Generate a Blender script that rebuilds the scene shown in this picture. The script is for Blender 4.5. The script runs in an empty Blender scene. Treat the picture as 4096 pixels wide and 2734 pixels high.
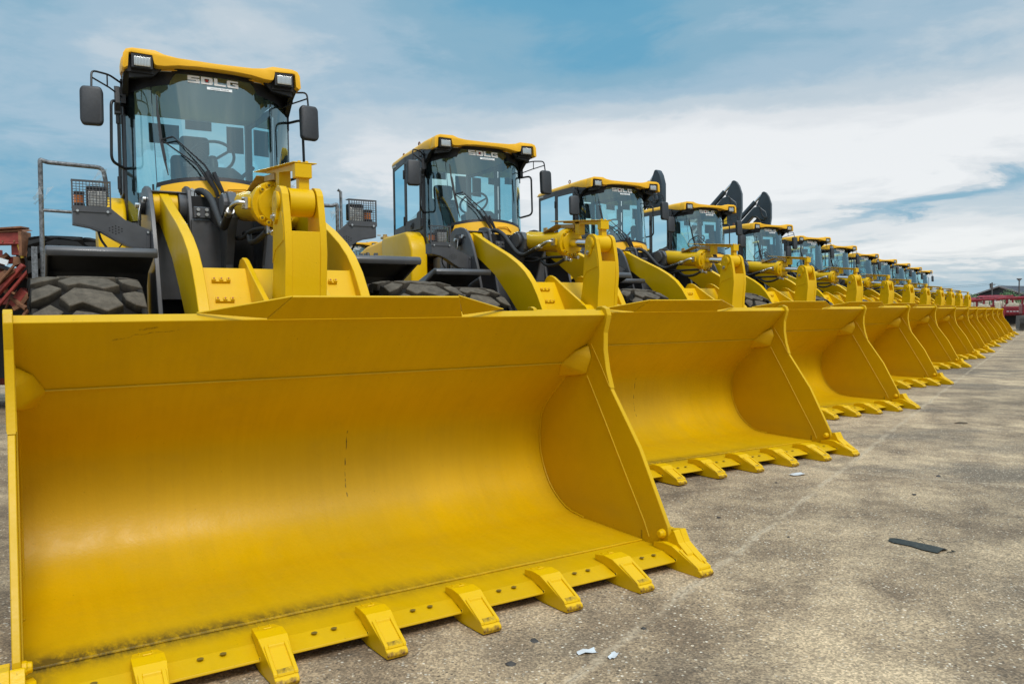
import bpy, bmesh, math, random
from mathutils import Vector, Matrix
random.seed(7)
R = math.radians
sc = bpy.context.scene
# ------------------------------------------------------------------ camera
cam = bpy.data.objects.new('camera', bpy.data.cameras.new('camera'))
sc.collection.objects.link(cam)
cam.data.lens = 27.42; cam.data.sensor_width = 36; cam.data.clip_start = .05; cam.data.clip_end = 3000
PI_, RO = .0356, .0118
cp, sp, cr, sr = math.cos(PI_), math.sin(PI_), math.cos(RO), math.sin(RO)
ax = Vector((cr, -sr*sp, -sr*cp)); up = Vector((sr, cr*sp, cr*cp)); fw = Vector((0, cp, -sp))
M = Matrix.Identity(4)
for i in range(3):
    M[i][0] = ax[i]; M[i][1] = up[i]; M[i][2] = -fw[i]
M[2][3] = 1.357
cam.matrix_world = M
sc.camera = cam
# ------------------------------------------------------------------ exposure
sc.view_settings.view_transform = 'Standard'; sc.view_settings.look = 'None'
sc.view_settings.exposure = 0.55; sc.view_settings.gamma = 1; sc.view_settings.use_curve_mapping = False
sc.cycles.use_denoising = True
sc.cycles.max_bounces = 8; sc.cycles.transparent_max_bounces = 24
# ------------------------------------------------------------------ sun
SUN_EL, SUN_AZ = R(52), R(150)          # high, behind the camera and a little to its right
sl = bpy.data.lights.new('sun', 'SUN'); sl.energy = 1.5; sl.angle = R(16); sl.color = (1, .96, .9)
so = bpy.data.objects.new('sun', sl); sc.collection.objects.link(so)
sd = Vector((math.sin(SUN_AZ)*math.cos(SUN_EL), math.cos(SUN_AZ)*math.cos(SUN_EL), math.sin(SUN_EL)))
so.rotation_euler = (-sd).to_track_quat('-Z', 'Y').to_euler()
# ------------------------------------------------------------------ sky with cloud layers
W = bpy.data.worlds.new('World'); sc.world = W; W.use_nodes = True
nt = W.node_tree; N = nt.nodes; L = nt.links; N.clear()
def wn(t, **k):
    n = N.new(t)
    for a, b in k.items(): setattr(n, a, b)
    return n
def wl(v, s):
    if isinstance(v, (int, float)): s.default_value = v
    elif isinstance(v, tuple): s.default_value = v
    else: L.new(v, s)
def wm(op, a, b=None, c=None, clamp=False):
    n = wn('ShaderNodeMath', operation=op, use_clamp=clamp)
    wl(a, n.inputs[0])
    if b is not None: wl(b, n.inputs[1])
    if c is not None: wl(c, n.inputs[2])
    return n.outputs[0]
tc = wn('ShaderNodeTexCoord')
sx = wn('ShaderNodeSeparateXYZ'); L.new(tc.outputs['Generated'], sx.inputs[0])
dx, dy, dz = sx.outputs
az = wm('ARCTAN2', dx, dy); el = wm('ARCSINE', dz)
den = wm('ADD', wm('MAXIMUM', dz, 0.0), .10)
cv = wn('ShaderNodeCombineXYZ'); wl(wm('DIVIDE', dx, den), cv.inputs[0]); wl(wm('DIVIDE', dy, den), cv.inputs[1]); cv.inputs[2].default_value = 3.1
def wnoise(scale, detail, rough, dist=0, off=None):
    n = wn('ShaderNodeTexNoise'); n.inputs['Scale'].default_value = scale; n.inputs['Detail'].default_value = detail
    n.inputs['Roughness'].default_value = rough; n.inputs['Distortion'].default_value = dist
    v = cv.outputs[0]
    if off:
        a = wn('ShaderNodeVectorMath', operation='ADD'); L.new(v, a.inputs[0]); a.inputs[1].default_value = off; v = a.outputs[0]
    L.new(v, n.inputs['Vector']); return n.outputs[0]
n1 = wnoise(.55, 7, .55, .3); n2 = wnoise(1.6, 6, .6, .5, (7, 3, 1)); n3 = wnoise(.9, 3, .5, 0, (2, 9, 5)); n4 = wnoise(4.5, 5, .6, .3, (1, 2, 8))
azw = wm('ADD', az, wm('MULTIPLY', wm('SUBTRACT', n3, .5), .30))
elw = wm('ADD', el, wm('MULTIPLY', wm('SUBTRACT', n2, .5), .10))
def blob(a0, e0, sa, se, amp, tilt=0):
    u = wm('DIVIDE', wm('SUBTRACT', azw, R(a0)), R(sa))
    e = wm('SUBTRACT', elw, R(e0))
    if tilt: e = wm('SUBTRACT', e, wm('MULTIPLY', wm('SUBTRACT', az, R(a0)), tilt))
    v = wm('DIVIDE', e, R(se))
    g = wm('EXPONENT', wm('MULTIPLY', wm('ADD', wm('MULTIPLY', u, u), wm('MULTIPLY', v, v)), -1.0))
    return wm('MULTIPLY', g, amp)
t = wm('ADD', .56, wm('MULTIPLY', wm('SUBTRACT', n1, .5), .62))
t = wm('ADD', t, wm('MULTIPLY', wm('SUBTRACT', n2, .5), .52))
t = wm('ADD', t, wm('MULTIPLY', wm('SUBTRACT', n4, .5), .26))
BL = [(3, 22.5, 14, 2.6, -.44), (7, 18, 10, 2.2, -.28), (-8, 15, 14, 4, -.16), (-24, 19, 12, 4, .04), (-34, 20, 5, 5, -.14),
      (-29, 10, 9, 4.5, -.10), (-10, 12.5, 7, 3.0, .24), (-33, 6, 12, 3.0, -.26), (-10, 6.8, 8, 1.9, -.24), (9, 12.0, 13, 2.6, .20), (24, 16.5, 14, 3.6, -.10),
      (17, 10.5, 20, 3.2, .37), (24, 4.2, 16, 3.4, .26), (5, 5, 12, 5, .36), (28.0, 6.9, 7, .60, -.44, .13), (31, 10.5, 8, 2.2, .28), (31, 4.6, 7, 1.3, .10), (22, 19.5, 14, 3, -.14), (31, 2.2, 8, 1.4, -.16),
      (180, 30, 80, 30, .22)]
for b in BL: t = wm('ADD', t, blob(*b))
ramp = wn('ShaderNodeValToRGB'); L.new(t, ramp.inputs[0])
cr_ = ramp.color_ramp; cr_.interpolation = 'EASE'
E0 = cr_.elements
E0[0].position = .0; E0[0].color = (.085, .315, .50, 1)
E0[1].position = 1.0; E0[1].color = (.86, .875, .88, 1)
for p, c in ((.18, (.13, .37, .54)), (.36, (.235, .43, .56)), (.52, (.36, .51, .62)), (.66, (.53, .62, .68)), (.82, (.74, .77, .79))):
    e = E0.new(p); e.color = (*c, 1)
skyt = wn('ShaderNodeTexSky', sky_type='NISHITA', sun_disc=False); skyt.sun_elevation = SUN_EL; skyt.sun_rotation = SUN_AZ
mul = wn('ShaderNodeMix', data_type='RGBA', blend_type='MULTIPLY'); mul.inputs[0].default_value = 1
L.new(skyt.outputs[0], mul.inputs[6]); mul.inputs[7].default_value = (.10, .10, .10, 1)
mx = wn('ShaderNodeMix', data_type='RGBA'); mx.inputs[0].default_value = .88
L.new(mul.outputs[2], mx.inputs[6]); L.new(ramp.outputs[0], mx.inputs[7])
bg = wn('ShaderNodeBackground'); L.new(mx.outputs[2], bg.inputs[0])
hi = wm('MULTIPLY', wm('SUBTRACT', dz, .45), 1.9, clamp=True)      # an overcast dome is brightest overhead
L.new(wm('MULTIPLY_ADD', wm('MULTIPLY', hi, hi), 1.4, .73), bg.inputs[1])
wo = wn('ShaderNodeOutputWorld'); L.new(bg.outputs[0], wo.inputs[0])

# ------------------------------------------------------------------ materials
MAT = {}
class NM:
    def __init__(s, name):
        s.m = bpy.data.materials.new(name); s.m.use_nodes = True
        s.t = s.m.node_tree; s.b = s.t.nodes['Principled BSDF']; s.o = s.t.nodes['Material Output']; MAT[name] = s.m
    def n(s, t, **k):
        n = s.t.nodes.new(t)
        for a, b in k.items():
            if a in n.inputs: n.inputs[a].default_value = b
            else: setattr(n, a, b)
        return n
    def l(s, a, b): s.t.links.new(a, b)
    def coord(s, kind='Object'): return s.n('ShaderNodeTexCoord').outputs[kind]
    def noise(s, vec, scale, detail=4, rough=.55):
        n = s.n('ShaderNodeTexNoise'); n.inputs['Scale'].default_value = scale; n.inputs['Detail'].default_value = detail
        n.inputs['Roughness'].default_value = rough; s.l(vec, n.inputs['Vector']); return n.outputs[0]
    def ramp(s, f, stops):
        r = s.n('ShaderNodeValToRGB'); s.l(f, r.inputs[0]); e = r.color_ramp.elements
        e[0].position, e[0].color = stops[0][0], (*stops[0][1], 1); e[1].position, e[1].color = stops[-1][0], (*stops[-1][1], 1)
        for p, c in stops[1:-1]:
            x = e.new(p); x.color = (*c, 1)
        return r.outputs[0]
    def mix(s, f, a, b):
        n = s.n('ShaderNodeMix', data_type='RGBA')
        for v, i in ((f, 0), (a, 6), (b, 7)):
            if isinstance(v, tuple): n.inputs[i].default_value = (*v, 1) if len(v) == 3 else v
            elif isinstance(v, (int, float)): n.inputs[i].default_value = v
            else: s.l(v, n.inputs[i])
        return n.outputs[2]
    def math(s, op, a, b=0., c=None, clamp=False):
        n = s.n('ShaderNodeMath', operation=op, use_clamp=clamp)
        for v, i in ((a, 0), (b, 1), (c, 2)):
            if v is None: continue
            if isinstance(v, (int, float)): n.inputs[i].default_value = v
            else: s.l(v, n.inputs[i])
        return n.outputs[0]
    def bump(s, h, st, dist=.01):
        b = s.n('ShaderNodeBump'); b.inputs['Strength'].default_value = st; b.inputs['Distance'].default_value = dist
        s.l(h, b.inputs['Height']); s.l(b.outputs[0], s.b.inputs['Normal'])
def plain(name, col, rough=.5, metal=0, coat=0, var=0, scale=20, bumpy=0, spec=None):
    m = NM(name)
    m.b.inputs['Roughness'].default_value = rough; m.b.inputs['Metallic'].default_value = metal
    m.b.inputs['Coat Weight'].default_value = coat; m.b.inputs['Coat Roughness'].default_value = .12
    if spec is not None: m.b.inputs['Specular IOR Level'].default_value = spec
    if var:
        f = m.noise(m.coord(), scale, 5, .6)
        a = tuple(max(0, c*(1-var)) for c in col); b = tuple(min(1, c*(1+var)) for c in col)
        m.l(m.ramp(f, [(.3, a), (.7, b)]), m.b.inputs['Base Color'])
        if bumpy: m.bump(f, bumpy, .004)
    else: m.b.inputs['Base Color'].default_value = (*col, 1)
    return m
YEL = (.72, .432, .0005)
def paint(name, col, stained=False, rough=.33, tip=False):
    m = NM(name); co = m.coord()
    big = m.noise(co, 1.7, 3, .5); fine = m.noise(co, 60, 3, .6); mid = m.noise(co, 9, 5, .65)
    a = tuple(c*.93 for c in col); b = tuple(min(1, c*1.04) for c in col)
    c1 = m.ramp(big, [(.3, a), (.7, b)])
    speck = m.math('GREATER_THAN', m.noise(co, 75, 2, .5), .745)
    c1 = m.mix(m.math('MULTIPLY', speck, .45), c1, tuple(c*.35 for c in col))
    if tip:
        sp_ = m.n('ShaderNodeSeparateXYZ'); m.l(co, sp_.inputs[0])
        e_ = m.math('SUBTRACT', m.math('MULTIPLY', m.noise(co, 38, 4, .6), .060), sp_.outputs[1])
        c1 = m.mix(m.math('MULTIPLY_ADD', e_, 60., -1.5, clamp=True), c1, (.13, .06, .012))
        pk_ = m.math('MULTIPLY', m.math('LESS_THAN', m.math('ABSOLUTE', sp_.outputs[0]), .030), m.math('MULTIPLY', m.math('GREATER_THAN', sp_.outputs[1], .018), m.math('LESS_THAN', sp_.outputs[1], .046)))  # shade at the wear pocket's lower end, painted in as brown
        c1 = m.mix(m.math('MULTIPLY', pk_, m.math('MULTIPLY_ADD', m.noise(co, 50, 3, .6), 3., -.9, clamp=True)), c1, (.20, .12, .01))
        g_ = m.math('MULTIPLY', m.math('GREATER_THAN', sp_.outputs[1], .19), m.math('MULTIPLY_ADD', m.noise(co, 55, 5, .7), 5., -2.9, clamp=True))
        c1 = m.mix(m.math('MULTIPLY', g_, .55), c1, (.16, .10, .02))
    if stained:
        sk_ = m.n('ShaderNodeMapping'); sk_.inputs['Scale'].default_value = (16, 1.2, .9); m.l(co, sk_.inputs[0])
        c1 = m.mix(m.math('MULTIPLY', m.math('MULTIPLY_ADD', m.noise(sk_.outputs[0], 1.6, 4, .6), 2.2, -.85, clamp=True), .16), c1, tuple(c*.55 for c in col))
        c1 = m.mix(m.math('MULTIPLY', m.math('MULTIPLY_ADD', m.noise(co, 4.5, 7, .72), 4., -2.1, clamp=True), .22), c1, (.42, .27, .02))
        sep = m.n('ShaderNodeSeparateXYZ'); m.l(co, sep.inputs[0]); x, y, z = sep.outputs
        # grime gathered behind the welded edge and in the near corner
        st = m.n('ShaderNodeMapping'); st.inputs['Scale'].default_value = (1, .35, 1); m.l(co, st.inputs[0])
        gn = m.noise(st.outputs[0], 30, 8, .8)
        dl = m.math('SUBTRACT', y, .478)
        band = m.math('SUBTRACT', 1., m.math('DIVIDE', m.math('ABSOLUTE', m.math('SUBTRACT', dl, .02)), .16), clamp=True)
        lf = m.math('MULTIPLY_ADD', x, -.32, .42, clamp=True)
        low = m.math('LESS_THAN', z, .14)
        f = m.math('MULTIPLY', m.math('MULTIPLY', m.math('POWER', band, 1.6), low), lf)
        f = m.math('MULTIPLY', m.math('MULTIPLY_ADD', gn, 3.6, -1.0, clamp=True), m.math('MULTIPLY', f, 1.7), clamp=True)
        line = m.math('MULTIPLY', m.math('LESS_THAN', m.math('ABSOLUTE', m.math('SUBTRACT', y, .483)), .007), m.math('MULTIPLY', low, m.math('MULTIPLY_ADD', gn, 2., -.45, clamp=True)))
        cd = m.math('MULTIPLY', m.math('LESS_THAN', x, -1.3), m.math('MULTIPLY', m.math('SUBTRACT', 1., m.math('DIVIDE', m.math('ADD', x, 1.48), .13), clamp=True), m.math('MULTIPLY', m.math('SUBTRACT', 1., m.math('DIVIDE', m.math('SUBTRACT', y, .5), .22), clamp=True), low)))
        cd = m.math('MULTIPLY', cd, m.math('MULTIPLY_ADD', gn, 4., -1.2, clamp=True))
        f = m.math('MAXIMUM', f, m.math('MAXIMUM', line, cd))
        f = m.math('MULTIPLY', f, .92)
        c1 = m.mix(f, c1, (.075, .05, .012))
        # olive dust film low in the curve
        df = m.math('MULTIPLY_ADD', m.noise(st.outputs[0], 2.2, 4, .6), 2.4, -1.05, clamp=True)
        zf = m.math('SUBTRACT', 1., m.math('DIVIDE', m.math('ABSOLUTE', m.math('SUBTRACT', z, .2)), .2), clamp=True)
        c1 = m.mix(m.math('MULTIPLY', m.math('MULTIPLY', df, zf), .5), c1, (.36, .25, .03))
        # long dark scratch near the top and a dripping hairline crack
        w = m.math('MULTIPLY', m.math('SUBTRACT', m.noise(co, 7, 3, .5), .5), .06)
        for (x0, x1, zc, sl_, th) in ((-1.12, -.86, 1.29, .16, .0022), (-1.02, -.94, 1.31, .2, .0035)):
            lz = m.math('SUBTRACT', z, m.math('ADD', m.math('MULTIPLY_ADD', x, sl_, zc + sl_), w))
            s1 = m.math('MULTIPLY', m.math('LESS_THAN', m.math('ABSOLUTE', lz), th), m.math('MULTIPLY', m.math('GREATER_THAN', x, x0), m.math('LESS_THAN', x, x1)))
            c1 = m.mix(m.math('MULTIPLY', s1, m.math('MULTIPLY_ADD', fine, 3.0, -1.15, clamp=True)), c1, (.16, .10, .01))
        lx = m.math('SUBTRACT', x, m.math('ADD', m.math('MULTIPLY_ADD', z, .05, .09), m.math('MULTIPLY', w, .4)))
        s2 = m.math('MULTIPLY', m.math('LESS_THAN', m.math('ABSOLUTE', lx), .003), m.math('MULTIPLY', m.math('GREATER_THAN', z, .32), m.math('LESS_THAN', z, .72)))
        c1 = m.mix(m.math('MULTIPLY', m.math('MULTIPLY', s2, m.math('GREATER_THAN', y, .9)), m.math('MULTIPLY_ADD', m.noise(co, 26, 2, .5), 6., -2.8, clamp=True)), c1, (.06, .04, .01))
    m.l(c1, m.b.inputs['Base Color'])
    m.l(m.ramp(mid, [(.3, (rough-.05,)*3), (.7, (rough+.09,)*3)]), m.b.inputs['Roughness'])
    m.b.inputs['Specular IOR Level'].default_value = .26
    h = m.math('ADD', m.math('MULTIPLY', fine, .3), big)
    m.bump(h, .25, .012)
    return m
paint('yellow_paint', YEL); paint('bucket_paint', (.62, .370, .0003), True, .40)
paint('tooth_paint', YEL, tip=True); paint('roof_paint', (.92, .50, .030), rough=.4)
plain('dark_grey_paint', (.062, .064, .070), .42, coat=.2, var=.18, scale=8)
plain('cab_grey', (.050, .050, .054), .5, var=.15, scale=10)
plain('black_plastic', (.014, .015, .018), .45, var=.2, scale=30)
plain('mirror_plastic', (.030, .033, .038), .5, var=.15, scale=40, bumpy=.2)
plain('hole_dark', (.17, .11, .008), .7)
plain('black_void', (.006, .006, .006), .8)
plain('rubber', (.022, .022, .022), .55, var=.25, scale=40)
plain('chrome', (.75, .75, .76), .12, metal=1)
plain('steel', (.55, .55, .54), .32, metal=1, var=.2, scale=50)
plain('galvanised', (.16, .17, .18), .5, metal=.3, var=.6, scale=35, bumpy=.5)
plain('white_print', (.86, .86, .86), .5)
plain('red_print', (.45, .03, .02), .5)
plain('dark_print', (.12, .12, .13), .5)
plain('sticker', (.75, .80, .83), .5)
plain('amber', (.75, .20, .01), .25, coat=.5)
plain('seat_fabric', (.035, .04, .045), .8, var=.2)
plain('roof_liner', (.42, .46, .47), .8)
plain('seat_plastic_print', (.25, .27, .28), .6)
plain('notice_paper', (.07, .08, .09), .8)
plain('clip_red', (.35, .05, .04), .5)
plain('primer_yellow', (.42, .28, .10), .6, var=.2, scale=14)
plain('blue_black_paint', (.020, .034, .046), .45, coat=.2, var=.15, scale=3)
plain('excavator_yellow', (.75, .50, .02), .4, var=.08)
plain('red_paint', (.22, .012, .022), .5, var=.45, scale=5)
plain('faded_red', (.30, .050, .040), .6, var=.45, scale=6, bumpy=.3)
plain('rust', (.20, .09, .045), .8, var=.5, scale=9, bumpy=.4)
plain('cream_paint', (.55, .50, .38), .55, var=.15, scale=6)
plain('track_steel', (.06, .055, .05), .6, var=.4, scale=12)
plain('shed_wall', (.075, .075, .08), .8, var=.3, scale=.4)
plain('shed_roof', (.045, .050, .062), .7, var=.25, scale=.5)
plain('shed_trim', (.26, .22, .21), .7)
plain('foliage', (.055, .12, .035), .7, var=.5, scale=2)
plain('grass_plume', (.32, .33, .22), .8, var=.3, scale=3)
plain('bark', (.12, .09, .06), .9)
plain('pole', (.09, .085, .085), .8)
plain('debris_black', (.025, .026, .018), .5, var=.5, scale=60, bumpy=.6)
plain('plastic_scrap', (.62, .65, .66), .35)
plain('stone', (.055, .05, .045), .9, var=.3)
plain('leaf_litter', (.07, .045, .022), .9, var=.4, scale=30)
# headlamp reflector seen through lens
m = NM('lamp_lens'); co = m.coord(); wv = m.n('ShaderNodeTexWave', wave_type='BANDS', bands_direction='X'); wv.inputs['Scale'].default_value = 28; wv.inputs['Distortion'].default_value = 1.5; m.l(co, wv.inputs[0])
m.l(m.ramp(wv.outputs[0], [(0, (.42, .42, .40)), (1, (.72, .72, .68))]), m.b.inputs['Base Color']); m.b.inputs['Metallic'].default_value = .75; m.b.inputs['Roughness'].default_value = .22; m.b.inputs['Coat Weight'].default_value = 1; m.bump(wv.outputs[0], .6, .004)
m = NM('headlamp_glass'); co = m.coord(); vo = m.n('ShaderNodeTexVoronoi'); vo.inputs['Scale'].default_value = 30; m.l(co, vo.inputs[0])
m.l(m.ramp(vo.outputs[0], [(0, (.95, .95, .90)), (.5, (.55, .55, .52))]), m.b.inputs['Base Color']); m.b.inputs['Metallic'].default_value = .25; m.b.inputs['Roughness'].default_value = .2; m.bump(vo.outputs[0], .8, .008); m.b.inputs['Coat Weight'].default_value = 1
# cab glass: clear tinted sheet with a fresnel reflection
m = NM('cab_glass'); t_ = m.n('ShaderNodeBsdfTransparent'); t_.inputs[0].default_value = (.76, .95, .945, 1)
g_ = m.n('ShaderNodeBsdfGlossy'); g_.inputs['Roughness'].default_value = .03; g_.inputs['Color'].default_value = (.72, .95, 1, 1)
lw = m.n('ShaderNodeFresnel'); lw.inputs[0].default_value = 1.52; ms = m.n('ShaderNodeMixShader')
m.l(m.math('MULTIPLY_ADD', lw.outputs[0], 1.3, .15, clamp=True), ms.inputs[0]); m.l(t_.outputs[0], ms.inputs[1]); m.l(g_.outputs[0], ms.inputs[2]); m.l(ms.outputs[0], m.o.inputs[0])
m = NM('clear_wrap'); t_ = m.n('ShaderNodeBsdfTransparent'); ms = m.n('ShaderNodeMixShader'); ms.inputs[0].default_value = .35
m.l(t_.outputs[0], ms.inputs[1]); m.l(m.b.outputs[0], ms.inputs[2]); m.l(ms.outputs[0], m.o.inputs[0]); m.b.inputs['Base Color'].default_value = (.6, .63, .65, 1); m.b.inputs['Roughness'].default_value = .25
# tyre rubber with pale dust on the lugs
m = NM('tyre_rubber'); co = m.coord(); nz = m.noise(co, 16, 8, .75); big = m.noise(co, 3, 3, .5)
geo = m.n('ShaderNodeAttribute', attribute_name='lug'); f = m.math('MULTIPLY', geo.outputs['Fac'], m.math('MULTIPLY_ADD', nz, 1.6, -.2, clamp=True))
m.l(m.mix(f, m.ramp(big, [(.3, (.008, .0075, .007)), (.7, (.018, .016, .014))]), (.165, .138, .105)), m.b.inputs['Base Color']); m.b.inputs['Roughness'].default_value = .9; m.b.inputs['Specular IOR Level'].default_value = .12; m.bump(nz, .5, .01)
# ground
m = NM('ground'); co = m.coord('Object'); sep = m.n('ShaderNodeSeparateXYZ'); m.l(co, sep.inputs[0]); x, y, z = sep.outputs
big = m.noise(co, .55, 5, .6); md = m.noise(co, 2.3, 6, .65); fn = m.noise(co, 42, 5, .7); sand = m.noise(co, 1.1, 8, .62)
st = m.n('ShaderNodeMapping'); st.inputs['Location'].default_value = (11, 5, 0); st.inputs['Scale'].default_value = (.55, .9, 1); m.l(co, st.inputs[0])
wet = m.noise(st.outputs[0], .7, 5, .6)
base = m.ramp(md, [(.36, (.20, .138, .080)), (.5, (.33, .235, .138)), (.62, (.46, .335, .198))])
base = m.mix(m.math('MULTIPLY', m.math('MULTIPLY_ADD', wet, 8., -4.0, clamp=True), .75), base, (.165, .130, .090))
sf = m.math('MULTIPLY', m.math('MULTIPLY_ADD', sand, 7., -3.5, clamp=True), .80)
base = m.mix(sf, base, (.64, .475, .285))
vo = m.n('ShaderNodeTexVoronoi'); vo.inputs['Scale'].default_value = 62; m.l(co, vo.inputs[0])
vc = m.n('ShaderNodeSeparateColor'); m.l(vo.outputs['Color'], vc.inputs[0])
peb = m.math('MULTIPLY', m.math('LESS_THAN', vo.outputs['Distance'], .36), m.math('GREATER_THAN', vc.outputs[0], .50))
peb = m.math('MULTIPLY', peb, m.math('SUBTRACT', 1., sf))
pc = m.ramp(vc.outputs[1], [(0, (.06, .045, .03)), (.45, (.22, .16, .10)), (.7, (.58, .47, .33)), (1, (.80, .72, .58))])
base = m.mix(m.math('MULTIPLY', peb, .85), base, pc)
vo2 = m.n('ShaderNodeTexVoronoi'); vo2.inputs['Scale'].default_value = 130; m.l(co, vo2.inputs[0]); vc2 = m.n('ShaderNodeSeparateColor'); m.l(vo2.outputs['Color'], vc2.inputs[0])
def mulc(a, f):
    n = m.n('ShaderNodeMix', data_type='RGBA', blend_type='MULTIPLY'); n.inputs[0].default_value = 1; m.l(a, n.inputs[6]); cc = m.n('ShaderNodeCombineColor')
    for k in range(3): m.l(f, cc.inputs[k])
    m.l(cc.outputs[0], n.inputs[7]); return n.outputs[2]
base = mulc(base, m.math('MULTIPLY_ADD', m.math('POWER', vc2.outputs[0], 1.5), .95, .62))
base = mulc(base, m.math('MULTIPLY_ADD', m.noise(co, .33, 4, .6), 1.5, .27))
base = m.mix(m.math('MULTIPLY_ADD', fn, 1.4, -.35, clamp=True), m.mix(.30, base, (.08, .065, .05)), base)
# joints between the poured slabs: rubbed pale line with a dark hairline
jw = m.math('MULTIPLY', m.math('SUBTRACT', m.noise(co, 3.5, 5, .6), .5), .12)
def joint(px, py, dxx, dyy, wid):
    l = math.hypot(dxx, dyy); nx, ny = -dyy/l, dxx/l
    d = m.math('ADD', m.math('MULTIPLY', m.math('SUBTRACT', x, px), nx), m.math('MULTIPLY', m.math('SUBTRACT', y, py), ny))
    return m.math('ABSOLUTE', m.math('ADD', d, jw))
for (px, py, a, b, wid) in ((.754, 3.622, 2.31, 3.32, .034), (2.425, 6.58, 3.6, -1.9, .022), (9.0, 11.4, 3.6, -2.2, .03)):
    d = joint(px, py, a, b, wid)
    base = m.mix(m.math('MULTIPLY', m.math('SUBTRACT', 1., m.math('DIVIDE', d, wid), clamp=True), m.math('MULTIPLY', m.math('MULTIPLY_ADD', fn, 6., -2.3, clamp=True), m.math('MULTIPLY_ADD', md, 5., -1.75, clamp=True))), base, (.55, .44, .30))
    base = m.mix(m.math('MULTIPLY', m.math('MULTIPLY', m.math('LESS_THAN', d, .004), m.math('GREATER_THAN', md, .52)), .35), base, (.06, .05, .04))
m.l(base, m.b.inputs['Base Color']); m.b.inputs['Roughness'].default_value = .88
h = m.math('ADD', m.math('MULTIPLY', vo.outputs['Distance'], -.35), m.math('ADD', fn, m.math('MULTIPLY', vc2.outputs[0], .4)))
m.bump(h, .55, .008)

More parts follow.
